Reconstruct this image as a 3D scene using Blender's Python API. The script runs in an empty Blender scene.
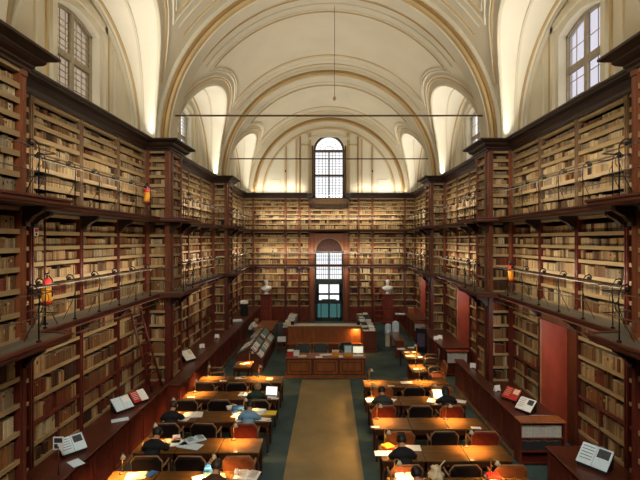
import bpy, bmesh, math, random
from mathutils import Vector, Matrix
PI = math.pi
S = bpy.context.scene
COL = S.collection
# ------------------------------------------------------------------ camera
YNEAR = -2.4
H = 5.05
cam_d = bpy.data.cameras.new('camera'); cam = bpy.data.objects.new('camera', cam_d); COL.objects.link(cam)
cam.location = (0, 0, H); cam.rotation_euler = (PI/2, 0, 0)
cam_d.sensor_width = 36; cam_d.lens = 450/640*36; cam_d.shift_x = -9/640; cam_d.clip_end = 200
S.camera = cam
# ------------------------------------------------------------------ world, exposure
W = bpy.data.worlds.new('sky'); S.world = W; W.use_nodes = True
bg = W.node_tree.nodes['Background']; bg.inputs[0].default_value = (0.95, 0.95, 0.97, 1); bg.inputs[1].default_value = 1.2
S.view_settings.view_transform = 'Standard'; S.view_settings.look = 'None'
S.view_settings.gamma = 1; S.view_settings.use_curve_mapping = False
S.view_settings.exposure = 0.35
UPLIGHT = 12.5       # W per metre of cornice fluorescent
SHELF_FILL = 4.2        # W per metre of added shelf fill light
NEAR_FILL = 980.0       # W of the fill light added behind the viewer
COOL = (1.0, 0.96, 0.88)
def area(name, loc, rot, sx, sy, power, col, spread=PI):
    L = bpy.data.lights.new(name, 'AREA'); L.shape = 'RECTANGLE'; L.size = sx; L.size_y = sy; L.energy = power; L.color = col
    o = bpy.data.objects.new(name, L); COL.objects.link(o); o.location = loc; o.rotation_euler = rot; L.spread = spread; return o
WARM = (1.0, 0.88, 0.68); UPC = (1.0, 0.93, 0.82)
for sd in (-1, 1):
    for ya, yb in ((7.0, 12.7), (14.4, 20.1), (21.8, 27.2)):
        # cornice uplights lying on the ledge along each bay
        area('cornice_uplight', (sd*5.12, (ya+yb)/2, 8.02), (0, PI-sd*0.62, 0), .14, yb-ya, UPLIGHT*(yb-ya), UPC, 2.2)
area('cornice_uplight', (-3.1, 27.55, 8.02), (PI-.2, 0, 0), 3.2, .14, UPLIGHT*2.0, UPC)
area('cornice_uplight', (3.1, 27.55, 8.02), (PI-.2, 0, 0), 3.2, .14, UPLIGHT*2.0, UPC)
for sd in (-1, 1):
    for ya, yb, bm in ((7.2, 12.6, 1.0), (14.5, 20.0, 1.35), (21.9, 27.0, 1.8)):
        for z, p, x, tl in ((3.36, .75, 4.60, .75), (4.30, 1.0, 4.66, .0), (6.43, .8, 4.66, .0)):
            # strip lights added to brighten the shelves (their housings are built with the galleries)
            area('shelf_fill_light', (sd*x, (ya+yb)/2, z), (0, -sd*(PI/2-tl), 0), .024, yb-ya, SHELF_FILL*p*bm*(yb-ya), WARM)
for z, yy, tl in ((3.36, 27.0, .75), (4.30, 27.06, 0), (6.43, 27.06, 0)): area('shelf_fill_light', (0, yy, z), (PI/2-tl, 0, 0), 8.6, .024, SHELF_FILL*8.6*1.8, WARM)  # same added shelf fill across the end wall
# fill light added behind the viewer, in front of the solid end wall
area('near_end_fill', (0, YNEAR+.1, 8.6), (PI/2-.25, 0, 0), 3.2, 4.6, NEAR_FILL, COOL)
# ------------------------------------------------------------------ plan
R_ = 5.3; P_ = 4.62; D_ = 27.7
PIERS = [(5.7, 6.85), (13.0, 14.1), (20.4, 21.5)]
BAYS = [(6.85, 13.0, [6.85, 8.0, 9.62, 11.3, 13.0]), (14.1, 20.4, [14.1, 15.3, 16.95, 18.6, 20.4]), (21.5, 27.7, [21.5, 22.7, 24.3, 25.95, 27.7])]
BAYWORD = ['nearest', 'middle', 'farthest']
LV = [('ground-floor', 0.0, 3.42), ('middle gallery', 3.55, 5.55), ('top gallery', 5.68, 7.62)]
ZC = 7.9
YF = -2.4
rnd = random.Random(7)
# ------------------------------------------------------------------ materials
def srgb(r, g, b):
    f = lambda c: (c/255/12.92) if c/255 <= 0.04045 else ((c/255+0.055)/1.055)**2.4
    return (f(r), f(g), f(b))
def newmat(name):
    m = bpy.data.materials.new(name); m.use_nodes = True
    return m, m.node_tree, m.node_tree.nodes['Principled BSDF']
def mat(name, c, rough=0.6, scale=(6, 6, 6), var=0.25, metal=0.0, spec=0.4, bump=0.0, detail=3):
    m, nt, p = newmat(name)
    tc = nt.nodes.new('ShaderNodeTexCoord'); mp = nt.nodes.new('ShaderNodeMapping'); mp.inputs['Scale'].default_value = scale
    nz = nt.nodes.new('ShaderNodeTexNoise'); nz.inputs['Scale'].default_value = 1.0; nz.inputs['Detail'].default_value = detail
    rp = nt.nodes.new('ShaderNodeValToRGB')
    a = [max(0, x*(1-var)) for x in c]; b = [min(1, x*(1+var)) for x in c]
    rp.color_ramp.elements[0].position = 0.3; rp.color_ramp.elements[1].position = 0.7
    rp.color_ramp.elements[0].color = (*a, 1); rp.color_ramp.elements[1].color = (*b, 1)
    nt.links.new(tc.outputs['Object'], mp.inputs[0]); nt.links.new(mp.outputs[0], nz.inputs['Vector'])
    nt.links.new(nz.outputs['Fac'], rp.inputs[0]); nt.links.new(rp.outputs[0], p.inputs['Base Color'])
    p.inputs['Roughness'].default_value = rough; p.inputs['Metallic'].default_value = metal
    p.inputs['Specular IOR Level'].default_value = spec
    if bump:
        bp = nt.nodes.new('ShaderNodeBump'); bp.inputs['Strength'].default_value = bump; bp.inputs['Distance'].default_value = 0.01
        nt.links.new(nz.outputs['Fac'], bp.inputs['Height']); nt.links.new(bp.outputs[0], p.inputs['Normal'])
    return m
def glow(name, c, s):
    m, nt, p = newmat(name)
    p.inputs['Base Color'].default_value = (*c, 1); p.inputs['Emission Color'].default_value = (*c, 1); p.inputs['Emission Strength'].default_value = s
    return m
M = {}
M['plaster'] = mat('cream_plaster', srgb(206, 197, 172), 0.85, (0.7, 0.7, 0.7), 0.05, spec=0.2)
M['plaster_lt'] = mat('pale_plaster', srgb(220, 213, 192), 0.85, (0.7, 0.7, 0.7), 0.05, spec=0.2)
M['ochre'] = mat('ochre_plaster', srgb(186, 160, 114), 0.8, (1, 1, 1), 0.10, spec=0.2)
M['brownline'] = mat('brown_shadow_paint', srgb(150, 120, 75), 0.8, (1, 1, 1), 0.10, spec=0.2)
M['cornice'] = mat('dark_walnut', srgb(50, 32, 25), 0.38, (1, 1, 8), 0.3)
M['shelf'] = mat('pale_oak_shelf', srgb(166, 139, 98), 0.55, (3, 3, 14), 0.14)
M['back'] = mat('dark_case_back', srgb(48, 32, 22), 0.8, (3, 3, 3), 0.3)
M['post_tan'] = mat('tan_oak_post', srgb(126, 98, 70), 0.5, (12, 12, 1.5), 0.22)
M['post_org'] = mat('orange_cherry_post', srgb(124, 70, 42), 0.4, (12, 12, 1.5), 0.22)
M['post_red'] = mat('red_mahogany_post', srgb(92, 38, 28), 0.38, (12, 12, 1.5), 0.25)
M['mahog'] = mat('dark_mahogany', srgb(108, 46, 32), 0.34, (8, 8, 2), 0.28)
M['mahog_top'] = mat('bench_top_mahogany', srgb(84, 42, 28), 0.3, (6, 1.2, 6), 0.25)
M['fascia'] = mat('fascia_cherry', srgb(96, 48, 32), 0.5, (2, 2, 12), 0.25)
M['deck'] = mat('grey_gallery_boards', srgb(104, 96, 82), 0.6, (6, 1, 6), 0.2)
M['desk'] = mat('honey_desk_top', srgb(108, 74, 36), 0.2, (1.2, 9, 9), 0.22)
M['desk_dk'] = mat('desk_frame_walnut', srgb(70, 36, 22), 0.4, (6, 6, 2), 0.28)
M['pedestal_red'] = mat('pedestal_cherry', srgb(138, 56, 38), 0.4, (8, 8, 2), 0.2)
M['counter'] = mat('counter_oak', srgb(142, 82, 42), 0.38, (8, 8, 2), 0.22)
M['counter_dk'] = mat('counter_dark_oak', srgb(96, 48, 28), 0.38, (8, 8, 2), 0.22)
M['stone'] = mat('pale_counter_edge', srgb(200, 190, 165), 0.5, (4, 4, 4), 0.1)
M['leather_dk'] = mat('black_leather', srgb(30, 22, 20), 0.4, (14, 14, 14), 0.2, bump=0.1)
M['leather_rd'] = mat('oxblood_leather', srgb(122, 44, 26), 0.4, (14, 14, 14), 0.2, bump=0.1)
M['leather_tn'] = mat('tan_leather', srgb(150, 82, 42), 0.4, (14, 14, 14), 0.2, bump=0.1)
M['leather_gn'] = mat('green_leather', srgb(36, 44, 32), 0.4, (14, 14, 14), 0.2, bump=0.1)
M['chair_wood'] = mat('chair_beech', srgb(150, 112, 76), 0.45, (10, 10, 3), 0.2)
M['iron'] = mat('black_iron', srgb(34, 30, 28), 0.45, (20, 20, 20), 0.2, metal=0.6)
M['steel'] = mat('grey_cable', srgb(120, 112, 98), 0.4, (20, 20, 20), 0.1, metal=0.6)
M['brass'] = mat('brass', srgb(190, 160, 110), 0.35, (20, 20, 20), 0.1, metal=0.8)
M['lampw'] = mat('cream_lamp_enamel', srgb(215, 200, 170), 0.35, (20, 20, 20), 0.06)
M['paper'] = mat('white_paper', srgb(245, 243, 238), 0.8, (30, 30, 30), 0.04)
M['paper_bl'] = mat('cool_white_paper', srgb(212, 232, 244), 0.8, (30, 30, 30), 0.06)
M['paper_cr'] = mat('cream_paper', srgb(226, 208, 170), 0.8, (30, 30, 30), 0.06)
M['photo_ink'] = mat('dark_print', srgb(58, 62, 68), 0.6, (40, 40, 40), 0.4)
M['red'] = mat('red_board', srgb(190, 44, 34), 0.5, (10, 10, 10), 0.12)
M['yellow'] = mat('yellow_card', srgb(235, 205, 50), 0.5, (10, 10, 10), 0.08)
M['orange'] = mat('orange_yellow_label', srgb(222, 150, 40), 0.5, (10, 10, 10), 0.08)
M['blue'] = mat('blue_card', srgb(40, 90, 150), 0.5, (10, 10, 10), 0.12)
M['teal'] = mat('teal_card', srgb(120, 170, 160), 0.5, (10, 10, 10), 0.12)
M['marble'] = mat('white_marble', srgb(240, 241, 242), 0.45, (3, 3, 3), 0.06)
M['vinyl_bl'] = mat('pale_blue_plastic', srgb(200, 220, 235), 0.5, (6, 6, 6), 0.05)
M['black'] = mat('black_plastic', srgb(24, 24, 26), 0.4, (20, 20, 20), 0.1)
M['redpanel'] = mat('red_padded_panel', srgb(150, 64, 42), 0.5, (4, 4, 2), 0.16)
M['door_wood'] = mat('door_brown', srgb(108, 60, 36), 0.45, (8, 8, 2), 0.2)
M['door_frame'] = mat('dark_grey_green_frame', srgb(44, 50, 50), 0.45, (8, 8, 8), 0.2)
M['winframe'] = mat('brown_window_frame', srgb(84, 62, 40), 0.5, (8, 8, 8), 0.2)
M['winframe_lt'] = mat('taupe_window_frame', srgb(158, 144, 118), 0.5, (8, 8, 8), 0.15)
M['bulb'] = glow('warm_bulb', (1.0, 0.72, 0.36), 3.0)
M['tube'] = glow('warm_tube', (1.0, 0.86, 0.62), 6.0)
M['screen'] = glow('laptop_screen', (0.85, 0.93, 1.0), 1.1)
M['screen_bl'] = glow('laptop_screen_blue', (0.40, 0.72, 0.85), 0.8)
M['skin'] = mat('skin', srgb(205, 150, 118), 0.5, (10, 10, 10), 0.06)
M['hair_dk'] = mat('dark_hair', srgb(30, 22, 18), 0.5, (60, 60, 10), 0.3)
M['hair_br'] = mat('brown_hair', srgb(62, 40, 26), 0.5, (60, 60, 10), 0.3)
M['hair_bl'] = mat('fair_hair', srgb(160, 126, 80), 0.5, (60, 60, 10), 0.25)
M['cloth_bk'] = mat('black_cloth', srgb(24, 24, 28), 0.85, (14, 14, 14), 0.25)
M['cloth_gy'] = mat('charcoal_cloth', srgb(62, 62, 62), 0.85, (14, 14, 14), 0.2)
M['cloth_gn'] = mat('dark_green_cloth', srgb(34, 58, 46), 0.85, (14, 14, 14), 0.2)
M['cloth_bl'] = mat('pale_blue_cloth', srgb(120, 160, 190), 0.85, (14, 14, 14), 0.12)
M['cloth_wh'] = mat('white_cloth', srgb(228, 228, 224), 0.85, (14, 14, 14), 0.06)
M['cloth_br'] = mat('brown_cloth', srgb(80, 50, 34), 0.85, (14, 14, 14), 0.2)
M['denim'] = mat('dark_denim', srgb(40, 48, 66), 0.85, (14, 14, 14), 0.2)
M['carpet'] = mat('blue_grey_carpet', srgb(70, 86, 86), 0.95, (1.2, 1.2, 1.2), 0.3, spec=0.1, detail=8)
M['runner'] = mat('beige_runner', srgb(144, 127, 92), 0.95, (2, 2, 2), 0.10, spec=0.1, detail=8)
M['plainwall'] = mat('outer_wall', srgb(150, 120, 85), 0.8, (1, 1, 1), 0.1)
# glass
m, nt, p = newmat('window_glass'); nt.nodes.remove(p)
tr = nt.nodes.new('ShaderNodeBsdfTransparent'); gl = nt.nodes.new('ShaderNodeBsdfGlossy'); gl.inputs['Roughness'].default_value = 0.05
mx = nt.nodes.new('ShaderNodeMixShader'); mx.inputs[0].default_value = 0.06
tr.inputs[0].default_value = (0.93, 0.95, 0.97, 1)
nt.links.new(tr.outputs[0], mx.inputs[1]); nt.links.new(gl.outputs[0], mx.inputs[2]); nt.links.new(mx.outputs[0], nt.nodes['Material Output'].inputs[0]); M['glass'] = m
def tinted(name, c):
    m, nt, p = newmat(name); nt.nodes.remove(p)
    tr = nt.nodes.new('ShaderNodeBsdfTransparent'); tr.inputs[0].default_value = (*c, 1)
    gl = nt.nodes.new('ShaderNodeBsdfGlossy'); gl.inputs['Roughness'].default_value = 0.1
    mx = nt.nodes.new('ShaderNodeMixShader'); mx.inputs[0].default_value = 0.06
    nt.links.new(tr.outputs[0], mx.inputs[1]); nt.links.new(gl.outputs[0], mx.inputs[2]); nt.links.new(mx.outputs[0], nt.nodes['Material Output'].inputs[0])
    return m
M['glass_teal'] = tinted('teal_glass', (0.03, 0.09, 0.085))
M['glass_tan'] = tinted('amber_leaded_glass', (0.30, 0.23, 0.16))
M['glass_lt'] = tinted('milky_glass', (0.52, 0.50, 0.56))
# books: colour per volume in a mesh attribute
m, nt, p = newmat('leather_book_spines')
at = nt.nodes.new('ShaderNodeAttribute'); at.attribute_name = 'Col'
tc = nt.nodes.new('ShaderNodeTexCoord'); nz = nt.nodes.new('ShaderNodeTexNoise'); nz.inputs['Scale'].default_value = 30
rp = nt.nodes.new('ShaderNodeValToRGB'); rp.color_ramp.elements[0].color = (0.6, 0.6, 0.6, 1); rp.color_ramp.elements[1].color = (1.25, 1.25, 1.25, 1)
mm = nt.nodes.new('ShaderNodeMix'); mm.data_type = 'RGBA'; mm.blend_type = 'MULTIPLY'; mm.inputs[0].default_value = 1.0
nt.links.new(tc.outputs['Object'], nz.inputs['Vector']); nt.links.new(nz.outputs['Fac'], rp.inputs[0])
nt.links.new(at.outputs['Color'], mm.inputs[6]); nt.links.new(rp.outputs[0], mm.inputs[7]); nt.links.new(mm.outputs[2], p.inputs['Base Color'])
p.inputs['Roughness'].default_value = 0.6; p.inputs['Specular IOR Level'].default_value = 0.3
M['books'] = m
# ------------------------------------------------------------------ mesh helpers
class MB:
    def __init__(s): s.v = []; s.f = []; s.m = []; s.sm = []
    def add(s, vs, fs, mi=0, smooth=False):
        o = len(s.v); s.v += [tuple(v) for v in vs]
        for f in fs: s.f.append(tuple(o+i for i in f)); s.m.append(mi); s.sm.append(smooth)
        return s
    def box(s, x0, x1, y0, y1, z0, z1, mi=0):
        if x0 > x1: x0, x1 = x1, x0
        if y0 > y1: y0, y1 = y1, y0
        return s.add([(x0,y0,z0),(x1,y0,z0),(x1,y1,z0),(x0,y1,z0),(x0,y0,z1),(x1,y0,z1),(x1,y1,z1),(x0,y1,z1)],
              [(3,2,1,0),(4,5,6,7),(0,1,5,4),(1,2,6,5),(2,3,7,6),(3,0,4,7)], mi)
    def bevbox(s, x0, x1, y0, y1, z0, z1, b=0.01, mi=0):
        # box with bevelled vertical and top edges
        if x0 > x1: x0, x1 = x1, x0
        if y0 > y1: y0, y1 = y1, y0
        def ring(x0, x1, y0, y1, z, b): return [(x0+b,y0,z),(x1-b,y0,z),(x1,y0+b,z),(x1,y1-b,z),(x1-b,y1,z),(x0+b,y1,z),(x0,y1-b,z),(x0,y0+b,z)]
        vs = ring(x0+b,x1-b,y0+b,y1-b,z0,b*.5) + ring(x0,x1,y0,y1,z0+b,b) + ring(x0,x1,y0,y1,z1-b,b) + ring(x0+b,x1-b,y0+b,y1-b,z1,b*.5)
        fs = [tuple(range(7,-1,-1)), tuple(range(24,32))]
        for k in range(3):
            for i in range(8):
                j = (i+1) % 8; fs.append((k*8+i, k*8+j, k*8+8+j, k*8+8+i))
        return s.add(vs, fs, mi)
    def tube(s, pts, r, n=6, mi=0, cap=True):
        pts = [Vector(p) for p in pts]; rs = r if isinstance(r, (list, tuple)) else [r]*len(pts)
        vs = []; prev = None
        for i, p in enumerate(pts):
            t = (pts[min(i+1, len(pts)-1)]-pts[max(i-1, 0)]).normalized()
            if prev is None:
                a = Vector((0,0,1)) if abs(t.z) < 0.9 else Vector((1,0,0)); u = t.cross(a).normalized()
            else: u = (prev - t*prev.dot(t)).normalized()
            prev = u; w = t.cross(u)
            for k in range(n):
                an = 2*PI*k/n; vs.append(p + (u*math.cos(an)+w*math.sin(an))*rs[i])
        fs = []
        for i in range(len(pts)-1):
            for k in range(n): fs.append((i*n+k, i*n+(k+1)%n, (i+1)*n+(k+1)%n, (i+1)*n+k))
        if cap: fs += [tuple(range(n-1,-1,-1)), tuple(range((len(pts)-1)*n, len(pts)*n))]
        return s.add(vs, fs, mi, True)
    def lathe(s, prof, c=(0,0,0), n=20, mi=0, sx=1, sy=1):
        vs = []; fs = []
        for r, z in prof:
            for k in range(n): vs.append((c[0]+sx*r*math.cos(2*PI*k/n), c[1]+sy*r*math.sin(2*PI*k/n), c[2]+z))
        for i in range(len(prof)-1):
            for k in range(n): fs.append((i*n+k, i*n+(k+1)%n, (i+1)*n+(k+1)%n, (i+1)*n+k))
        fs += [tuple(range(n-1,-1,-1)), tuple(range((len(prof)-1)*n, len(prof)*n))]
        return s.add(vs, fs, mi, True)
    def quad(s, a, b, c, d, mi=0): return s.add([a,b,c,d], [(0,1,2,3)], mi)
    def prism(s, poly, z0, z1, mi=0):
        n = len(poly)
        vs = [(x,y,z0) for x,y in poly]+[(x,y,z1) for x,y in poly]
        return s.add(vs, [tuple(range(n-1,-1,-1)), tuple(range(n,2*n))]+[(i,(i+1)%n,n+(i+1)%n,n+i) for i in range(n)], mi)
    def prism_dir(s, poly, o, a, b, e, mi=0):
        # polygon (p,q) -> o + a*p + b*q, extruded by vector e
        o, a, b, e = map(Vector, (o, a, b, e)); n = len(poly)
        vs = [o+a*p+b*q for p, q in poly]; vs += [v+e for v in vs]
        return s.add(vs, [tuple(range(n-1,-1,-1)), tuple(range(n,2*n))]+[(i,(i+1)%n,n+(i+1)%n,n+i) for i in range(n)], mi)
    def sweep(s, path, prof, side=1, mi=0, closed=False):
        # path: xy points; prof: (offset outward, z); outward = right of travel * side; mitred
        P = [Vector(p) for p in path]; n = len(P); rows = []
        for i in range(n):
            d0 = (P[i]-P[i-1]).normalized() if i > 0 else (P[1]-P[0]).normalized()
            d1 = (P[i+1]-P[i]).normalized() if i < n-1 else d0
            n0 = Vector((d0.y, -d0.x)); n1 = Vector((d1.y, -d1.x)); m_ = (n0+n1)
            m_ = m_/max(0.3, (1+n0.dot(n1))) * side
            rows.append([(P[i].x+m_.x*o, P[i].y+m_.y*o, z) for o, z in prof])
        k = len(prof); vs = [v for r in rows for v in r]; fs = []
        for i in range(n-1):
            for j in range(k-1): fs.append((i*k+j, (i+1)*k+j, (i+1)*k+j+1, i*k+j+1))
        fs += [tuple(range(k)), tuple(range((n-1)*k+k-1, (n-1)*k-1, -1))]
        return s.add(vs, fs, mi)
    def build(s, name, mats, parent=None, loc=None, fix=False):
        me = bpy.data.meshes.new(name)
        me.from_pydata(s.v, [], s.f)
        if not isinstance(mats, (list, tuple)): mats = [mats]
        for x in mats: me.materials.append(M[x] if isinstance(x, str) else x)
        me.polygons.foreach_set('material_index', s.m); me.polygons.foreach_set('use_smooth', s.sm)
        if fix:
            b = bmesh.new(); b.from_mesh(me); bmesh.ops.recalc_face_normals(b, faces=b.faces); b.to_mesh(me); b.free()
        me.update()
        o = bpy.data.objects.new(name, me); COL.objects.link(o)
        if parent: o.parent = parent
        if loc: o.location = loc
        return o
def tag(o, label, cat, group=None, kind=None):
    o['label'] = label; o['category'] = cat
    if group: o['group'] = group
    if kind: o['kind'] = kind
    return o
def thing(name, label, cat, loc=(0,0,0), rz=0, group=None):
    o = bpy.data.objects.new(name, None); COL.objects.link(o); o.empty_display_size = 0.1
    o.location = loc; o.rotation_euler = (0,0,rz); return tag(o, label, cat, group)
def struct(o, label, cat='wall'):
    o['kind'] = 'structure'; o['label'] = label; o['category'] = cat; return o
def dup(root, loc, rz, label, group=None, sub=True):
    r = root.copy(); COL.objects.link(r); r.location = loc; r.rotation_euler = (0,0,rz); r['label'] = label
    if group: r['group'] = group
    def rec(a, b):
        for ch in list(a.children):
            c = ch.copy(); COL.objects.link(c); c.parent = b; rec(ch, c)
    rec(root, r); return r
ORD = ['first','second','third','fourth','fifth','sixth','seventh','eighth','ninth','tenth']
def ordn(i):
    if i < 10: return ORD[i]
    k = i+1; return f"{k}{'th' if k%10 not in (1,2,3) or k in (11,12,13) else {1:'st',2:'nd',3:'rd'}[k%10]}"
# ------------------------------------------------------------------ floor, walls
struct(MB().box(-6.2, 6.2, YF, 28.6, -0.1, 0).build('floor', 'carpet'), 'dark green grey carpeted reading room floor', 'floor')
tag(MB().bevbox(-0.97, 0.74, 1.0, 16.25, 0.0, 0.012, 0.004).build('carpet_runner', 'runner'), 'long beige carpet runner along the centre aisle up to the front desk', 'carpet')
struct(MB().box(-6.3, -6.15, YF, 28.6, 0, ZC-0.06).build('wall_left', 'plainwall'), 'left wall behind the bookcases')
wr = MB()
wr.box(6.15, 6.3, YF, 28.6, 0, ZC-0.06)
struct(wr.build('wall_right', 'plainwall'), 'right wall behind the bookcases')
struct(MB().box(-6.3, 6.3, YF-0.2, YF, 0, 13.2).build('wall_front', 'plainwall'), 'plain end wall behind the viewer')
# ledges on top of the bookcases up to the vault wall
for sd, nm in ((-1, 'trim_1'), (1, 'trim_2')):
    struct(MB().box(sd*5.0, sd*6.3, YF, 28.2, ZC-0.06, ZC-0.01).build(nm, 'cornice'), 'dust ledge on top of the bookcases', 'ledge')
# far wall (brick shell with a tall window and a tall door opening)
bw = MB(); WX = 0.97; DX = 0.88
Y0, Y1 = 28.15, 28.5
def arch_wall(mb, xs0, xs1, zt, halfw, zb, zs, y0, y1, ztop_fn, n=14):
    # wall from z=ZC up to ztop_fn(x), hole |x|<halfw from zb to semicircle springing at zs
    xs = sorted(set([xs0 + (xs1-xs0)*i/60 for i in range(61)] + [halfw*math.sin(PI*i/n - PI/2) for i in range(n+1)]))
    for a, b in zip(xs[:-1], xs[1:]):
        if b-a < 1e-6: continue
        mid = (a+b)/2
        if abs(mid) < halfw:
            h = lambda x: zs + math.sqrt(max(0, halfw*halfw-x*x))
            for y in (y0, y1): mb.quad((a,y,h(a)),(b,y,h(b)),(b,y,ztop_fn(b)),(a,y,ztop_fn(a)))
            mb.quad((a,y0,h(a)),(b,y0,h(b)),(b,y1,h(b)),(a,y1,h(a)))
        else:
            for y in (y0, y1): mb.quad((a,y,zb),(b,y,zb),(b,y,ztop_fn(b)),(a,y,ztop_fn(a)))
    for x in (-halfw, halfw): mb.quad((x,y0,zb),(x,y1,zb),(x,y1,zs),(x,y0,zs))
    mb.quad((-halfw,y0,zb),(halfw,y0,zb),(halfw,y1,zb),(-halfw,y1,zb))
arch_wall(bw, -5.2, 5.2, 0, WX, 7.55, 10.62, 27.95, 28.4, lambda x: ZC + math.sqrt(max(0, 5.2**2-x*x))+0.02)
struct(bw.build('wall_back', 'plaster_lt'), 'pale plaster end wall under the vault with the arched window', 'wall')
lw = MB(); lw.box(-6.3, -DX, 28.05, 28.4, 0, 7.9); lw.box(DX, 6.3, 28.05, 28.4, 0, 7.9); lw.box(-DX, DX, 28.05, 28.4, 5.0, 7.56)
struct(lw.build('trim_3', 'plainwall'), 'lower end wall behind the bookcases', 'wall')
# ------------------------------------------------------------------ vault
RW = 5.0; RL = 2.88
ceil = MB()
def web(yc, half):
    NT = 72; NS = 6
    def w(th):
        q = RL*RL-(RW*math.sin(th))**2
        return math.sqrt(q) if q > 0 else 0.0
    ths = [PI*i/NT for i in range(NT+1)]
    tl = math.asin(RL/RW)
    extra = [tl*math.sin(PI/2*i/14) for i in range(15)]
    ths = sorted(set(ths+extra+[PI-e for e in extra]))
    for sg in (-1, 1):
        rows = []
        for th in ths:
            a = yc+sg*half; b = yc+sg*w(th)
            rows.append([(-RW*math.cos(th), a+(b-a)*j/NS, ZC+RW*math.sin(th)) for j in range(NS+1)])
        k = NS+1; vs = [v for r in rows for v in r]; fs = []
        for i in range(len(rows)-1):
            for j in range(NS): fs.append((i*k+j, i*k+j+1, (i+1)*k+j+1, (i+1)*k+j))
        ceil.add(vs, fs, 0, True)
    # lunette tunnels
    for sd in (-1, 1):
        rows = []; n = 36
        for i in range(n+1):
            ph = PI*i/n; y = yc+RL*math.cos(ph); z = RL*math.sin(ph)
            x0 = math.sqrt(RW*RW-z*z)
            rows.append([(sd*(x0+(5.62-x0)*j/4), y, ZC+z) for j in range(5)])
        vs = [v for r in rows for v in r]; fs = []
        for i in range(n):
            for j in range(4): fs.append((i*5+j, i*5+j+1, (i+1)*5+j+1, (i+1)*5+j))
        ceil.add(vs, fs, 1, True)
centers = [((a+b)/2, (b-a)/2) for a, b, _ in BAYS]
for yc, hf in centers: web(yc, hf+0.02)
# last stretch of plain barrel between the end wall and last bay, near plain barrel
def barrel(y0, y1, r=RW, mi=0):
    n = 48; vs = []; fs = []
    for i in range(n+1):
        th = PI*i/n
        for y in (y0, y1): vs.append((-r*math.cos(th), y, ZC+r*math.sin(th)))
    for i in range(n): fs.append((2*i, 2*i+1, 2*i+3, 2*i+2))
    ceil.add(vs, fs, mi, True)
barrel(27.68, 28.0); barrel(YF, 5.62)
struct(ceil.build('ceiling', ['plaster', 'plaster_lt']), 'cream barrel vault with side lunettes', 'ceiling')
# transverse ribs
rib_prof = [(0,5.05),(0,4.90),(.05,4.89),(.07,4.83),(.13,4.81),(.15,4.74),(.26,4.72),(.28,4.69),(.82,4.69),(.84,4.72),(.95,4.74),(.97,4.81),(1.03,4.83),(1.05,4.89),(1.1,4.90),(1.1,5.05)]
def arc_sweep(mb, y0, prof, mats_i, n=72, a0=0, a1=PI):
    k = len(prof); vs = []
    for i in range(n+1):
        th = a0+(a1-a0)*i/n
        for dy, r in prof: vs.append((-r*math.cos(th), y0+dy, ZC+r*math.sin(th)))
    for j in range(k-1):
        mb.add([vs[i*k+q] for i in range(n+1) for q in (j, j+1)], [(2*i, 2*i+1, 2*i+3, 2*i+2) for i in range(n)], mats_i[j], False)
for i, (a, b) in enumerate(PIERS):
    rb = MB(); arc_sweep(rb, a, rib_prof, [0,0,2,2,1,1,0,0,0,1,1,2,2,0,0])
    for f in range(len(rb.sm)): rb.sm[f] = False
    struct(rb.build(f'trim_{4+i}', ['plaster', 'ochre', 'brownline']), 'moulded transverse arch of the vault', 'arch')
# mouldings on the webs
def mould(mb, curve, w=0.05, h=0.05, mi=0):
    # curve: (theta, y); on the barrel surface
    rows = []
    for i, (th, y) in enumerate(curve):
        t0 = curve[max(0, i-1)]; t1 = curve[min(len(curve)-1, i+1)]
        d = Vector(((t1[0]-t0[0])*RW, t1[1]-t0[1])); d.normalize(); nrm = Vector((-d.y, d.x))
        row = []
        for o, r in ((-w, RW+0.01), (-w*.7, RW-h*.6), (-w*.2, RW-h), (w*.2, RW-h), (w*.7, RW-h*.6), (w, RW+0.01)):
            tt = th+nrm.x*o/RW; row.append((-r*math.cos(tt), y+nrm.y*o, ZC+r*math.sin(tt)))
        rows.append(row)
    k = 6; fs = []
    for i in range(len(rows)-1):
        for j in range(k-1): fs.append((i*k+j, i*k+j+1, (i+1)*k+j+1, (i+1)*k+j))
    mb.add([v for r in rows for v in r], fs, mi, False)
def ring(yc, off, tmin=0.0, lim=None, n=60):
    pts = []
    for i in range(n+1):
        t = tmin+(PI-2*tmin)*i/n
        th = math.asin(RL/RW*math.sin(t)); s = RW*th; y = RL*math.cos(t)
        dth = RL*math.cos(t)/math.sqrt(max(1e-6, RW*RW-(RL*math.sin(t))**2)); ds = RW*dth; dy = -RL*math.sin(t)
        L = math.hypot(ds, dy); ns, ny = -dy/L, ds/L    # outward (up at apex)
        s2, y2 = s+ns*off, y+ny*off
        if lim is not None and abs(y2) > lim: continue
        pts.append((s2/RW, yc+y2))
    return pts
tm = MB()
for bi, (yc, hf) in enumerate(centers):
    for side in (0, 1):
        fl = lambda c: [(PI-t, y) for t, y in c] if side else c
        mould(tm, fl(ring(yc, 0.06)), 0.06, 0.06, 0)
        mould(tm, fl(ring(yc, 0.34, lim=hf-0.25)), 0.03, 0.03, 1)
        mould(tm, fl(ring(yc, 0.42, lim=hf-0.2)), 0.03, 0.04, 0)
        for lim, off in ((1.95, 0.62), (1.80, 0.72)):
            c = ring(yc, off, lim=lim); mould(tm, fl(c), 0.03, 0.035, 0)
    for lim, off, mi in ((1.95, 0.62, 0), (1.80, 0.72, 1)):
        c = ring(yc, off, lim=lim); th0 = c[0][0]
        for sg in (-1, 1): mould(tm, [(th0+(PI-2*th0)*i/50, yc+sg*lim) for i in range(51)], 0.03, 0.035, mi)
    for off, mi in ((0.30, 0), (0.40, 1), (0.82, 0)):
        for sg in (-1, 1): mould(tm, [(0.62+(PI-1.24)*i/60, yc+sg*(hf-off)) for i in range(61)], 0.03, 0.03, mi)
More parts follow.
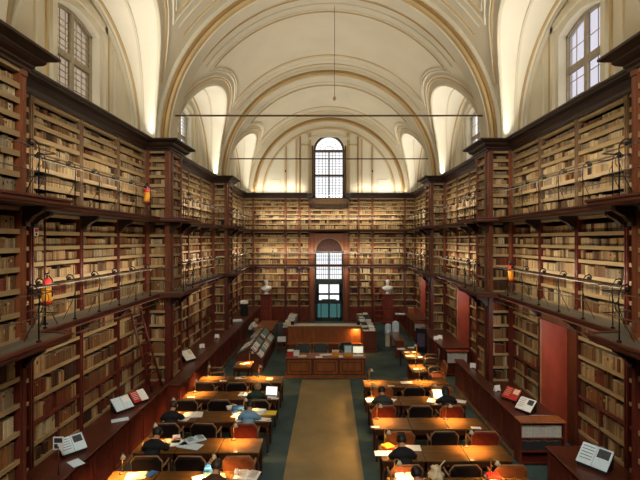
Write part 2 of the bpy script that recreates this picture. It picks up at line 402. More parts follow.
for yc, hf in centers:
    for sd in (-1, 1):
        for r0, x0, x1, mi in ((RL-.05, 5.50, 5.60, 0), (RL-.03, 5.36, 5.42, 1), (RL-.035, 4.95, 5.02, 0)):
            vs = []; n = 40
            for i in range(n+1):
                ph = PI*i/n
                if x0 < 5.3: 
                    z = RL*math.sin(ph); off = math.sqrt(RW*RW-z*z); a_, b_ = off+(5.6-off)*.42, off+(5.6-off)*.42+.06
                else: a_, b_ = x0, x1
                for X, rr in ((a_, RL+.01), (a_, r0), (b_, r0), (b_, RL+.01)): vs.append((sd*X, yc+rr*math.cos(ph), ZC+rr*math.sin(ph)))
            tm.add(vs, [(4*i+j, 4*i+j+1, 4*i+5+j, 4*i+4+j) for i in range(n) for j in range(3)], mi)
struct(tm.build('trim_7', ['plaster', 'ochre']), 'raised plaster mouldings outlining the vault panels', 'moulding')
# arch bands, strips and panels on the far wall
bm_ = MB()
def wall_arc(mb, r0, r1, y0, y1, mi, a0=0, a1=PI, n=60):
    vs = []
    for i in range(n+1):
        th = a0+(a1-a0)*i/n; c, s_ = -math.cos(th), math.sin(th)
        vs += [(r0*c, y1, ZC+r0*s_), (r0*c, y0, ZC+r0*s_), (r1*c, y0, ZC+r1*s_), (r1*c, y1, ZC+r1*s_)]
    fs = []
    for i in range(n):
        for j in range(3): fs.append((4*i+j, 4*i+j+1, 4*i+5+j, 4*i+4+j))
    mb.add(vs, fs, mi)
wall_arc(bm_, 4.70, 5.02, 27.62, 27.96, 0); wall_arc(bm_, 4.62, 4.70, 27.66, 27.96, 2); wall_arc(bm_, 4.52, 4.60, 27.8, 27.96, 1)
wall_arc(bm_, 4.05, 4.15, 27.88, 27.96, 1); wall_arc(bm_, 3.98, 4.05, 27.90, 27.96, 0)
for sg in (-1, 1):
    for x0, x1, mi, dd in ((1.12,1.22,1,.06),(1.28,1.72,0,.09),(1.76,1.84,2,.05),(2.0,2.08,1,.05),(2.62,2.70,1,.05),(2.72,2.80,0,.07)):
        zt = ZC+math.sqrt(4.0**2-((x0+x1)/2)**2)
        bm_.box(sg*x0, sg*x1, 27.95-dd, 27.96, 7.9, zt, mi)
    bm_.box(sg*1.24, sg*1.78, 27.84, 27.96, 10.9, 11.0, 1)
    bm_.box(sg*3.0, sg*3.04, 27.92, 27.96, 8.0, 8.8, 0); bm_.box(sg*3.0, sg*3.6, 27.92, 27.96, 8.78, 8.82, 0)
wall_arc(bm_, 3.55, 3.72, 27.88, 27.96, 0, PI*0.36, PI*0.64, 24)
bm_.box(-2.73, -2.66, 27.86, 27.93, 9.25, 9.38, 3); bm_.box(2.66, 2.73, 27.86, 27.93, 9.25, 9.38, 3)
struct(bm_.build('trim_8', ['plaster', 'ochre', 'brownline', 'black']), 'plaster arch bands and strips round the end window', 'moulding')
# lunette walls + windows on the sides
wi = 0
def lunette_wall(sd, yc, k):
    X0, X1 = sd*5.6, sd*5.95; hw = 0.85; zb = 8.05; zs = 10.0; rise = 0.20
    Rr = (hw*hw+rise*rise)/(2*rise)
    wc = yc+.22
    hz = lambda y: zs-(Rr-rise)+math.sqrt(Rr*Rr-(y-wc)**2)
    tz = lambda y: ZC+math.sqrt(max(0, (RL+0.03)**2-(y-yc)**2))
    mb = MB(); ys = sorted(set([yc-RL*math.cos(PI*i/48) for i in range(49)]+[wc+hw*math.sin(PI*i/12-PI/2) for i in range(13)]))
    for a, b in zip(ys[:-1], ys[1:]):
        if b-a < 1e-6: continue
        if abs((a+b)/2-wc) < hw:
            mb.quad((X0,a,hz(a)),(X0,b,hz(b)),(X0,b,tz(b)),(X0,a,tz(a))); mb.quad((X1,a,hz(a)),(X1,b,hz(b)),(X1,b,tz(b)),(X1,a,tz(a)))
            mb.quad((X0,a,hz(a)),(X0,b,hz(b)),(X1,b,hz(b)),(X1,a,hz(a)), 1)
            mb.quad((X0,a,ZC-.06),(X0,b,ZC-.06),(X0,b,zb),(X0,a,zb)); mb.quad((X0,a,zb),(X0,b,zb),(X1,b,zb),(X1,a,zb))
        else:
            for X in (X0, X1): mb.quad((X,a,ZC-.06),(X,b,ZC-.06),(X,b,tz(b)),(X,a,tz(a)))
    for s_ in (-1, 1): mb.quad((X0,wc+s_*hw,zb),(X1,wc+s_*hw,zb),(X1,wc+s_*hw,zs),(X0,wc+s_*hw,zs), 1)
    # strips and surround
    for s_ in (-1, 1):
        mb.box(sd*5.53, sd*5.61, wc+s_*1.0, wc+s_*1.12, ZC, 10.35, 2)
        mb.box(sd*5.56, sd*5.61, wc+s_*1.22, wc+s_*1.27, ZC, 10.2, 3)
        mb.box(sd*5.55, sd*5.61, wc+s_*1.55, wc+s_*1.62, ZC, 9.95, 2)
    pts = [wc+1.12*math.sin(PI*i/12-PI/2) for i in range(13)]
    for a, b in zip(pts[:-1], pts[1:]):
        h2 = lambda y: hz(wc+(y-wc)*hw/1.12)
        mb.add([(X,y,h2(y)+dz) for X in (sd*5.61, sd*5.53) for y, dz in ((a,.16),(b,.16),(b,.34),(a,.34))], [(0,1,2,3),(7,6,5,4),(0,4,5,1),(2,6,7,3),(1,5,6,2),(3,7,4,0)], 2)
    struct(mb.build(f'trim_{9+k}', ['plaster', 'plaster_lt', 'plaster', 'ochre']), 'plaster lunette wall around the side window', 'wall')
    # window
    fr = MB(); XF = sd*5.82
    fr.box(XF-.03, XF+.03, wc-hw, wc-hw+.07, zb, zs); fr.box(XF-.03, XF+.03, wc+hw-.07, wc+hw, zb, zs)
    fr.box(XF-.04, XF+.04, wc-.06, wc+.06, zb, zs+rise-.02); fr.box(XF-.03, XF+.03, wc-hw, wc+hw, zb, zb+.07)
    fr.box(XF-.035, XF+.035, wc-hw, wc+hw, 9.05, 9.19)
    ya = [wc-hw+2*hw*i/12 for i in range(13)]
    for a, b in zip(ya[:-1], ya[1:]):
        fr.add([(X,y,hz(y)+dz) for X in (XF-.03, XF+.03) for y, dz in ((a,-.07),(b,-.07),(b,0),(a,0))], [(0,1,2,3),(7,6,5,4),(0,4,5,1),(2,6,7,3)])
    lead = MB(); nc, nr = (8, 14) if sd < 0 else (4, 5)
    for i in range(1, nc): 
        y = wc-hw+2*hw*i/nc; lead.box(XF-.008, XF+.008, y-.006, y+.006, zb, hz(y)-.02)
    for i in range(1, nr):
        z = zb+(zs-zb)*i/nr; lead.box(XF-.008, XF+.008, wc-hw, wc+hw, z-.007, z+.007)
    gm = MB(); 
    for a, b in zip(ya[:-1], ya[1:]): gm.quad((XF,a,zb),(XF,b,zb),(XF,b,hz(b)),(XF,a,hz(a)))
    w = struct(fr.build(f'window_{k+2}', 'winframe_lt'), f"segment-headed side window above the {BAYWORD[k//2]} bay on the {'left' if sd<0 else 'right'}", 'window')
    lead.build('glazing_bars', 'winframe_lt', w)
    gm.build('pane', ('glass_tan' if sd < 0 else 'glass_lt') if k < 2 else 'glass', w)
k = 0
for yc, hf in centers:
    for sd in (-1, 1): lunette_wall(sd, yc, k); k += 1
# far arched window
fr = MB(); YW = 28.1; hw = WX; zb = 7.6; zs = 10.62
for s_ in (-1, 1): fr.box(s_*hw, s_*(hw-.13), YW-.05, YW+.05, zb, zs)
n = 20
for i in range(n):
    a, b = PI*i/n, PI*(i+1)/n
    q = [(-r*math.cos(t), y, zs+r*math.sin(t)) for y in (YW-.05, YW+.05) for t, r in ((a,hw),(b,hw),(b,hw-.13),(a,hw-.13))]
    fr.add(q, [(0,1,2,3),(7,6,5,4),(0,4,5,1),(2,6,7,3)])
fr.box(-.045, .045, YW-.05, YW+.05, zb, zs); fr.box(-hw, hw, YW-.06, YW+.06, zs-.09, zs+.05); fr.box(-hw, hw, YW-.05, YW+.05, 9.0, 9.13); fr.box(-hw, hw, YW-.05, YW+.05, zb, zb+.1)
# outer casing in the wall
for s_ in (-1, 1): fr.box(s_*(hw-.001), s_*(hw+.10), 27.86, 27.97, 7.55, 10.9)
w1 = struct(fr.build('window_1', 'winframe'), 'tall arched window with leaded panes in the end wall', 'window')
lead = MB()
for i in range(-3, 4):
    if i: x = i*.84/4; lead.box(x-.016, x+.016, YW-.01, YW+.01, zb, zs)
for i in range(1, 18): z = zb+i*.17; lead.box(-hw, hw, YW-.01, YW+.01, z-.012, z+.012)
for t in range(1, 8):
    a = PI*t/8; lead.tube([(-.25*math.cos(a), YW, zs+.25*math.sin(a)), (-.84*math.cos(a), YW, zs+.84*math.sin(a))], .008, 4)
lead.tube([(-.28*math.cos(PI*t/10), YW, zs+.28*math.sin(PI*t/10)) for t in range(11)], .012, 4)
lead.tube([(-.55*math.cos(PI*t/14), YW, zs+.55*math.sin(PI*t/14)) for t in range(15)], .007, 4)
lead.build('glazing_bars', 'winframe', w1)
g = MB(); g.quad((-hw,YW,zb),(hw,YW,zb),(hw,YW,zs),(-hw,YW,zs)); g.add([(-hw*math.cos(PI*i/n), YW, zs+hw*math.sin(PI*i/n)) for i in range(n+1)], [tuple(range(n+1))]); g.build('pane', 'glass', w1)
# the tall end door: glazed screen from floor to 4.75 with arched niche above
dr = MB(); YD = 28.1
for s_ in (-1, 1): dr.box(s_*DX, s_*(DX-.10), YD-.06, YD+.06, 0, 4.32)
dr.box(-DX, DX, YD-.06, YD+.06, 4.24, 4.32); dr.box(-.055, .055, YD-.04, YD+.04, 0, 4.3)
dr.box(-DX, DX, YD-.08, YD+.08, 2.28, 2.62, 0); dr.box(-DX, DX, YD-.06, YD+.06, 1.08, 1.30, 0); dr.box(-DX, DX, YD-.05, YD+.05, 0, .22)
for s_ in (-1, 1):
    dr.box(s_*.70, s_*.80, YD-.05, YD+.05, 0, 2.6); dr.box(s_*.47, s_*.52, YD-.05, YD+.05, .2, 1.2)
dr.box(-.80, .80, YD-.05, YD+.05, 1.62, 1.74, 0)
for s_ in (-1, 1): dr.box(s_*.62, s_*.82, YD-.05, YD+.05, 1.3, 2.4)
dr.box(-.46, .46, YD-.05, YD+.05, 1.3, 1.36)
d1 = struct(dr.build('door_1', 'door_frame'), 'tall glazed double door in the end wall', 'door')
bars = MB()
for i in range(-7, 8): bars.box(i*.115-.014, i*.115+.014, YD-.012, YD+.012, 2.6, 4.3)
for z in (2.9, 3.2, 3.8, 4.05): bars.box(-DX, DX, YD-.012, YD+.012, z-.016, z+.016)
bars.build('glazing_bars', 'door_frame', d1)
MB().quad((-DX,YD,1.1),(DX,YD,1.1),(DX,YD,4.3),(-DX,YD,4.3)).build('upper_pane', 'glass', d1)
MB().quad((-DX,YD,.1),(DX,YD,.1),(DX,YD,1.1),(-DX,YD,1.1)).build('lower_pane', 'glass_teal', d1)
h_ = MB().tube([(.06,YD-.07,1.0),(.06,YD-.1,1.0),(.06,YD-.1,1.2),(.06,YD-.07,1.2)], .012, 6); h_.build('door_handle', 'brass', d1)
# ------------------------------------------------------------------ edge paths (plan outlines)
def plan(bayx, pierx, ext=0.35, y_end=None, ch=0.12):
    pts = [(bayx, YF)]
    for a, b in PIERS:
        pts += [(bayx, a-ext-ch), (pierx, a-ext), (pierx, b+ext), (bayx, b+ext+ch)]
    pts.append((bayx, y_end)); return pts
def mirror(pts): return [(-x, y) for x, y in pts]
CORN = [(0,7.62),(.03,7.62),(.03,7.66),(.07,7.69),(.07,7.72),(.15,7.76),(.18,7.80),(.18,7.83),(.26,7.86),(.32,7.89),(.32,7.93),(0,7.93)]
tn = 15
for sd, nm in ((-1,'left'), (1,'right')):
    pth = [(5.28, YF)]
    for a, b in PIERS: pth += [(5.28, a-.02), (P_-.02, a-.02), (P_-.02, b+.02), (5.28, b+.02)]
    pth.append((5.28, 27.4))
    pth = [(sd*x, y) for x, y in pth]
    mb = MB().sweep(pth, CORN, side=(1 if sd < 0 else -1))
    # fill the pier tops
    for a, b in PIERS: mb.box(sd*(P_-.02), sd*6.0, a, b, 7.63, 7.93)
    mb.box(sd*5.3, sd*6.0, YF+.02, 28, 7.64, 7.8)
    struct(mb.build(f'trim_{tn}', 'cornice', fix=True), f'dark moulded cornice along the top of the {nm} bookcases', 'cornice'); tn += 1
mb = MB()
mb.sweep([(-5.3,27.72),(-1.35,27.72)], [(o*.75,z) for o,z in CORN]); mb.sweep([(1.35,27.72),(5.3,27.72)], [(o*.75,z) for o,z in CORN])
for sg in (-1, 1):
    mb.box(sg*1.33, sg*5.4, 27.72, 28.1, 7.62, 7.92)
    mb.box(sg*1.02, sg*1.36, 27.42, 27.95, 7.62, 7.90)      # end brackets beside the window
    # curved drop under the window sill
pts = []
for i in range(9):
    t = PI/2*i/8; pts.append((1.2-.42*math.sin(t)*1.0, 7.5-.42*(1-math.cos(t))))
prof = [(1.25,7.62)] + [(1.22-.5*(1-math.cos(PI/2*i/8)), 7.45-.42*math.sin(PI/2*i/8)) for i in range(9)]
full = prof + [(-x, z) for x, z in reversed(prof)]
inner = [(x*0.97, z-.07) for x, z in full]
for i in range(len(full)-1):
    a, b, c, d = full[i], full[i+1], inner[i+1], inner[i]
    mb.add([(x, y, z) for y in (27.55, 27.95) for x, z in (a, b, c, d)], [(0,1,2,3),(7,6,5,4),(0,4,5,1),(2,6,7,3)])
struct(mb.build(f'trim_{tn}', 'cornice', fix=True), 'dark cornice of the end wall with a curved dip below the window', 'cornice'); tn += 1
# wooden panel in the dip
sp = MB(); n = len(full)
sp.add([(x, y, z) for y in (27.75, 27.9) for x, z in full], [tuple(range(n)), tuple(range(2*n-1, n-1, -1))]+[(i, i+1, n+i+1, n+i) for i in range(n-1)])
struct(sp.build(f'trim_{tn}', 'post_tan', fix=True), 'curved wooden apron panel under the end window', 'panel'); tn += 1
# ------------------------------------------------------------------ galleries
def bracket(mb, x, y, dx, dy, z, w=0.12, L=0.55, hh=0.42):
    # curved console under a deck, projecting along (dx,dy)
    poly = [(0,0),(L,0),(L,-.07),(L*.8,-.11),(L*.55,-.15),(L*.3,-.24),(L*.18,-hh*.8),(.07,-hh),(0,-hh)]
    s_ = Vector((-dy, dx, 0))
    mb.prism_dir(poly, Vector((x,y,z))-s_*w/2, (dx,dy,0), (0,0,1), s_*w)
post_ys = []
y = 2.6
for z_t, z_b, lname in ((3.55, 3.43, 'lower'), (5.68, 5.56, 'upper')):
    li = 1 if lname == 'lower' else 2
    for sd, nm in ((-1,'left'), (1,'right')):
        t = thing('gallery_walkway', f'{lname} gallery walkway with grey boards and cherry fascia along the {nm} wall', 'gallery', (0,0,0))
        ed = [(x, max(y, YF+.02)) for x, y in plan(4.75, 4.2, y_end=27.15)]
        poly = [(sd*x, y) for x, y in ed] + [(sd*4.75, 27.15), (sd*6.1, 27.15), (sd*6.1, YF+.02)]
        poly = poly[:len(ed)] + poly[len(ed)+1:]
        if sd > 0: poly = poly[::-1]
        MB().prism(poly, z_b+.01, z_t).build('deck', 'deck', t, fix=True)
        pth = [(sd*x, y) for x, y in ed]
        MB().sweep(pth, [(0,z_b),(.02,z_b),(.03,z_b+.02),(.05,z_b+.04),(.05,z_b+.08),(.08,z_b+.10),(.08,z_t+.012),(0,z_t+.012)], side=(1 if sd < 0 else -1)).build('fascia', 'fascia', t, fix=True)
        for bi, (a, b, ps) in enumerate(BAYS):
            for py in ps[1:-1]:
                m_ = MB(); bracket(m_, sd*5.27, py, -sd, 0, z_b, .10, .34, .28); m_.build('bracket', 'cornice', t)
        for a, b in PIERS[0:]:
            for py in (a+.07, b-.07):
                m_ = MB(); bracket(m_, sd*(P_-.03), py, -sd, 0, z_b, .10, .30, .30); m_.build('bracket', 'cornice', t)
            m_ = MB(); bracket(m_, sd*5.05, a-.03, 0, -1, z_b, .10, .24, .28); m_.build('bracket', 'cornice', t)
    t = thing('gallery_walkway', f'{lname} gallery walkway with cherry fascia across the end wall', 'gallery', (0,0,0))
    MB().box(-6.1, 6.1, 27.17, 28.04, z_b+.01, z_t).build('deck', 'deck', t)
    MB().sweep([(-4.7,27.15),(4.7,27.15)], [(0,z_b),(.02,z_b),(.03,z_b+.02),(.05,z_b+.04),(.05,z_b+.08),(.08,z_b+.10),(.08,z_t+.012),(0,z_t+.012)]).build('fascia', 'fascia', t, fix=True)
    for px in (-4.68,-2.68,-1.82,-1.2,1.2,1.82,2.68,4.68):
        m_ = MB(); bracket(m_, px, 27.68, 0, -1, z_b, .1, .42, .3); m_.build('bracket', 'cornice', t)
# railings
def standard_mb():
    # one iron standard, local: +x towards room edge, foot at origin on deck edge
    m_ = MB()
    m_.tube([(0,0,0),(0,0,.42),(.01,0,.60),(.00,0,.74),(-.05,0,.82),(-.12,0,.84),(-.16,0,.79),(-.14,0,.74),(-.10,0,.75)], [.011,.010,.009,.009,.010,.012,.015,.017,.014], 5)
    m_.tube([(0,0,.50),(-.05,0,.34),(-.14,0,.16),(-.22,0,.0)], .006, 4)
    m_.tube([(0,0,.62),(.05,0,.56),(.06,0,.48),(.02,0,.43)], .006, 4)
    m_.lathe([(.001,.0),(.035,.0),(.035,.02),(.001,.03)], (0,0,0), 8)
    m_.lathe([(.001,0),(.03,.01),(.036,.035),(.02,.06),(.001,.065)], (-.11,0,.735), 8)
    return m_
std_proto = None
def railing(name_lbl, pts, rz_list, z, cable_pts):
    global std_proto
    t = thing('gallery_railing', name_lbl, 'railing', (0,0,0), 0, 'iron gallery railings')
    for (x, y), rz in zip(pts, rz_list):
        if std_proto is None:
            std_proto = standard_mb().build('railing_standard', 'iron', t); o = std_proto
        else:
            o = std_proto.copy(); COL.objects.link(o); o.parent = t
        o.location = (x, y, z); o.rotation_euler = (0,0,rz)
    for h in (.36, .70):
        MB().tube([(x, y, z+h) for x, y in cable_pts], .009, 4).build('rail', 'steel', t)
def ypts(a, b, step=.87):
    n = max(1, round((b-a)/step)); return [a+(b-a)*(i+.5)/n for i in range(n)]
for lname, z in (('lower', 3.56), ('upper', 5.69)):
    for sd, nm in ((-1,'left'), (1,'right')):
        rz = 0 if sd < 0 else PI
        segs = [('around the nearest pier', 5.3, 7.0, 4.24), ('along the nearest bay', 7.15, 12.5, 4.79), ('around the middle pier', 12.65, 14.45, 4.24), ('along the middle bay', 14.6, 19.9, 4.79), ('around the farthest pier', 20.05, 21.85, 4.24), ('along the farthest bay', 22.0, 27.1, 4.79)]
        for wd, a, b, X in segs:
            ys = ypts(a, b); pts = [(sd*X, y) for y in ys]
            cp = [(sd*X, a), (sd*X, b)]
            if X < 4.5: cp = [(sd*4.79, a-.1)] + cp + [(sd*4.79, b+.1)]
            railing(f'iron {lname} gallery railing with curled standards {wd} on the {nm}', pts, [rz]*len(pts), z, cp)
    xs = [-4.3+i*.86 for i in range(11)]
    railing(f'iron {lname} gallery railing across the end wall', [(x, 27.2) for x in xs], [-PI/2]*len(xs), z, [(-4.7,27.2),(4.7,27.2)])
# ------------------------------------------------------------------ bookcases
BK = []        # every book: (origin, u, n, w, h, d, colour, desc)
PAL = [((164,132,90),'tan'), ((178,146,102),'tan'), ((194,168,124),'pale vellum'), ((132,98,62),'brown'), ((112,78,48),'brown'), ((88,56,36),'dark brown'), ((64,42,32),'dark brown'), ((142,92,50),'russet'), ((118,58,36),'russet'), ((196,176,138),'pale vellum'), ((150,130,100),'tan')]
PALW = [5,3,1.5,6,5,3,2,4,2.5,.7,2]
PALW_MID = [6,5,3,5,3,1.5,1,2,1,1.5,5]
PALW_TOP = [5,6,5,3,2,1,1,1,.3,2.5,6]
PAL = [(srgb(*c), n) for c, n in PAL]
def fill_row(o, u, n, width, z, gap, unit, row, tone=1.0, hmin=.64, gaps=.03, dmax=.235):
    wts = PALW if unit.startswith('ground') else (PALW_MID if unit.startswith('middle') else PALW_TOP)
    x = 0.008; idx = 0; run = None; left = 0
    while True:
        if left <= 0:
            left = rnd.choice([1, 2, 3, 4, 6, 9]); run = rnd.choices(PAL, wts)[0]; hh = gap*rnd.uniform(hmin, .90); ww = rnd.uniform(.028, .062)
        w = ww*rnd.uniform(.85, 1.15); left -= 1
        if rnd.random() < gaps: x += rnd.uniform(.03, .12)
        if x+w > width-.006: break
        c = run[0]; k_ = rnd.choice([.62,.8,.9,1,1,1.1,1.2])*rnd.uniform(.9, 1.1)*tone; c = (min(1,c[0]*k_), min(1,c[1]*k_), min(1,c[2]*k_))
        h = hh*rnd.uniform(.93, 1.0); d = min(dmax, rnd.uniform(.20, .235))
        BK.append((o+u*(x+w/2)+Vector((0,0,z)), u, n, w*.90, h, d, c, run[1], unit, row, idx)); idx += 1
        x += w
def bookcase(o, u, n, width, z0, z1, rows, label, unit, postw=.055, post='post_red', depth=.32, base=None, split=None, tone=1.0, top=0.0, shelfmat='shelf', valance=.055, reveal=.0):
    """o: left-front foot as seen (u = direction to the right on the face, n = outward normal)"""
    o, u, n = Vector(o), Vector(u), Vector(n)
    t = thing('bookcase', label, 'bookcase', tuple(o))
    rot = Matrix((u, n, Vector((0,0,1)))).transposed()
    def part(mb, name, mt):
        mb.v = [tuple(rot @ Vector(v)) for v in mb.v]
        return mb.build(name, mt, t, fix=True)
    part(MB().box(.0, width, -depth, -depth+.02, z0, z1), 'back_panel', 'back')
    for x in (0, width-postw):
        p_ = MB().box(x, x+postw, -depth+.02, .015, z0, z1); p_.box(x+postw*.25, x+postw*.75, .015, .028, z0+.12, z1-.12)
        p_.box(x, x+postw, .015, .035, z0, z0+.09); p_.box(x, x+postw, .015, .035, z1-.09, z1)
        part(p_, 'post', post)
    zs = [z for z in rows]
    if base is not None:
        b_ = MB().box(postw, width-postw, -depth+.02, 0, z0, base); b_.box(postw+.08, width-postw-.08, 0, .012, z0+.1, base-.08)
        part(b_, 'base_panel', 'mahog')
    for i, z in enumerate(zs):
        zt = zs[i+1] if i+1 < len(zs) else z1-top
        s_ = MB().box(postw, width-postw, -depth+.02, -.012, z-.028, z); s_.box(postw, width-postw, -.012, .004, z-valance*.8, z+valance*.2)
        part(s_, 'shelf', shelfmat if not (split and i == split) else 'mahog')
        if split and i < split:
            m_ = MB().box(width/2-.03, width/2+.03, -.1, .01, z, zt-.03); part(m_, 'mullion', post)
        gap = zt-z-.045
        fill_row(o+n*(-.045)+u*postw-Vector((0,0,o.z)), u, n, width-2*postw, z+.002, gap, unit, i, tone, dmax=depth-.075)
    if top > 0:
        part(MB().box(postw, width-postw, -.10, .004, z1-top, z1), 'frieze', shelfmat)
    else:
        part(MB().box(postw, width-postw, -depth+.02, .004, z1-.035, z1), 'top_rail', post)
    return t
def rows_for(lv, far=False, ground_open=True):
    if lv == 0: return [1.02, 1.39, 1.77, 2.19, 2.60, 3.00]
    if lv == 1: return [3.58, 3.96, 4.31, 4.63, 4.92, 5.20]
    return [5.71, 6.05, 6.36, 6.65, 6.91, 7.15, 7.37]
POSTS = {0: ('post_red','post_red'), 1: ('post_red','post_org'), 2: ('post_tan','post_org')}
LVN = ['ground-floor', 'middle-level', 'top-level']
DOORS = {(0,2), (1,2), (2,2)}
for lv in range(3):
    _, z0, z1 = LV[lv]; rw = rows_for(lv); pm, pp = POSTS[lv]
    kw = dict(base=(1.0 if lv == 0 else None), split=(2 if lv == 0 else None), valance=(.07, .075, .085)[lv], top=(.0, .0, .08)[lv])
    if lv: kw['top'] = .06
    for sd, nm in ((-1,'left'), (1,'right')):
        for bi, (a, b, ps) in enumerate(BAYS):
            for k in range(4):
                if sd > 0 and lv == 0 and k == 2: continue        # doorway
                y0, y1 = ps[k], ps[k+1]
                o = (sd*R_, y0 if sd < 0 else y1, 0); u = (0, 1 if sd < 0 else -1, 0)
                bookcase(o, u, (-sd, 0, 0), y1-y0, z0, z1, rw, f'{LVN[lv]} bookcase full of old books, {nm} wall, {ORD[k]} compartment of the {BAYWORD[bi]} bay',
                         f'{LVN[lv]} {nm} case, {ORD[k]} of {BAYWORD[bi]} bay', .06, pm, **kw)
        for pi_, (a, b) in enumerate(PIERS):
            pw = ['nearest', 'middle', 'farthest'][pi_]
            if pi_ > 0:
                x0, x1 = (-R_, -P_) if sd < 0 else (P_, R_)
                bookcase((x0, a, 0), (1,0,0), (0,-1,0), x1-x0, z0, z1, rw, f'narrow {LVN[lv]} bookcase on the viewer-facing side of the {pw} pier, {nm} wall',
                     f'{LVN[lv]} {nm} {pw} pier side case', .12, pp, depth=.19, **{**kw, 'split': None})
            a2 = a+.20 if pi_ else a; o = (sd*P_, a2 if sd < 0 else b, 0)
            bookcase(o, (0, 1 if sd < 0 else -1, 0), (-sd,0,0), b-a2, z0, z1, rw, f'narrow {LVN[lv]} bookcase on the aisle face of the {pw} pier, {nm} wall',
                     f'{LVN[lv]} {nm} {pw} pier aisle case', .13, pp, depth=.3, **{**kw, 'split': None})
    # far wall
    bx = [(-5.3,-4.68,'corner'), (-4.68,-2.68,'wide'), (-2.68,-1.82,'middle'), (-1.82,-1.2,'narrow')]
    for sd, nm in ((-1,'left'), (1,'right')):
        for x0, x1, wd in bx:
            if sd > 0: x0, x1 = -x1, -x0
            bookcase((x0, 27.7, 0), (1,0,0), (0,-1,0), x1-x0, z0, z1, rw, f"{LVN[lv]} {wd} bookcase of the end wall, {nm} of the central window",
                     f'{LVN[lv]} {nm} end-wall {wd} case', .07 if wd != 'corner' else .05, pp, tone=1.05, **{**kw, 'split': None})
bookcase((-1.2, 27.7, 0), (1,0,0), (0,-1,0), 2.4, 5.68, 7.02, [5.71, 6.05, 6.36, 6.65, 6.91], 'wide top-level bookcase of the end wall under the dipped cornice', 'top-level central end-wall case', .08, 'post_tan', valance=.085)
# structural infill behind the piers, the door surround of the end wall
for sd in (-1, 1):
    st = MB()
    for i, (a, b) in enumerate(PIERS):
        st.box(sd*5.0, sd*6.1, a+.33, b-.04, .0, 7.5) if i else st.box(sd*5.0, sd*6.1, a, b-.04, 0, 7.5)
    struct(st.build(f'trim_{tn}', 'back'), 'dark core of the projecting piers', 'pier'); tn += 1
ds = MB()
for sg in (-1, 1):
    ds.box(sg*DX, sg*1.2, 27.6, 28.05, 0, 3.36, 0); ds.box(sg*DX, sg*1.2, 27.6, 28.05, 3.57, 5.49, 0)
    ds.box(sg*(DX+.08), sg*1.12, 27.57, 27.6, .2, 3.1, 1); ds.box(sg*(DX+.08), sg*1.12, 27.57, 27.6, 3.6, 5.3, 1)
n = 16; ra = DX; zsn = 4.36; 
for i in range(n):
    a, b = PI*i/n, PI*(i+1)/n
    xa, xb = -ra*math.cos(a), -ra*math.cos(b); za, zb_ = zsn+ra*.95*math.sin(a), zsn+ra*.95*math.sin(b)
    ds.add([(xa,27.6,za),(xb,27.6,zb_),(xb,27.6,5.44),(xa,27.6,5.44)], [(0,1,2,3)], 1)
    ds.add([(xa,27.6,za),(xb,27.6,zb_),(xb,28.05,zb_),(xa,28.05,za)], [(0,1,2,3)], 0)
    ds.add([(xa*.9,27.585,zsn+(za-zsn)*.93),(xb*.9,27.585,zsn+(zb_-zsn)*.93),(xb*1.02,27.585,zsn+(zb_-zsn)*1.02),(xa*1.02,27.585,zsn+(za-zsn)*1.02)], [(0,1,2,3)], 3)
ds.box(-DX, DX, 27.98, 28.04, 4.33, 5.4, 2)  # niche panel, red darkened so the colour carries the shade of the recess
struct(ds.build(f'trim_{tn}', ['door_wood', 'post_org', mat('niche_shaded_red', srgb(66,28,18), .6), 'post_tan']), 'cherry wood arched surround and niche over the end door', 'surround'); tn += 1
# right wall doorways
for i, (a, b, ps) in enumerate(BAYS):
    y0, y1 = ps[2], ps[3]
    d_ = MB()
    d_.box(5.3, 5.95, y1-.06, y1-.005, 0, 3.12); d_.box(5.3, 5.95, y0+.005, y0+.06, 0, 3.12, 1)
    d_.box(5.3, 5.95, y0+.06, y1-.06, 3.08, 3.28, 1)
    d_.box(5.27, 5.30, y1-.075, y1-.045, 0, 3.1, 2)
    o = struct(d_.build(f'door_{i+2}', ['redpanel', 'door_wood', 'chair_wood']), f'doorway with red lined reveal in the {BAYWORD[i]} bay of the right wall', 'door')
    lf = MB().box(5.95, 6.0, y0, y1, 0, 3.2)
    for zz in ((.2,1.2),(1.4,2.9)):
        for yy in ((y0+.15, (y0+y1)/2-.06), ((y0+y1)/2+.06, y1-.15)): lf.box(5.93, 5.95, yy[0], yy[1], zz[0], zz[1])
    lf.build('door_leaf', 'door_wood', o)
    L = bpy.data.lights.new('doorway_fill', 'POINT'); L.energy = 24; L.color = (1, .93, .88); L.shadow_soft_size = .06  # hidden point light added to stand for daylight in the doorway
    lo = bpy.data.objects.new('doorway_fill', L); COL.objects.link(lo); lo.location = (5.62, y0+.22, 2.7)
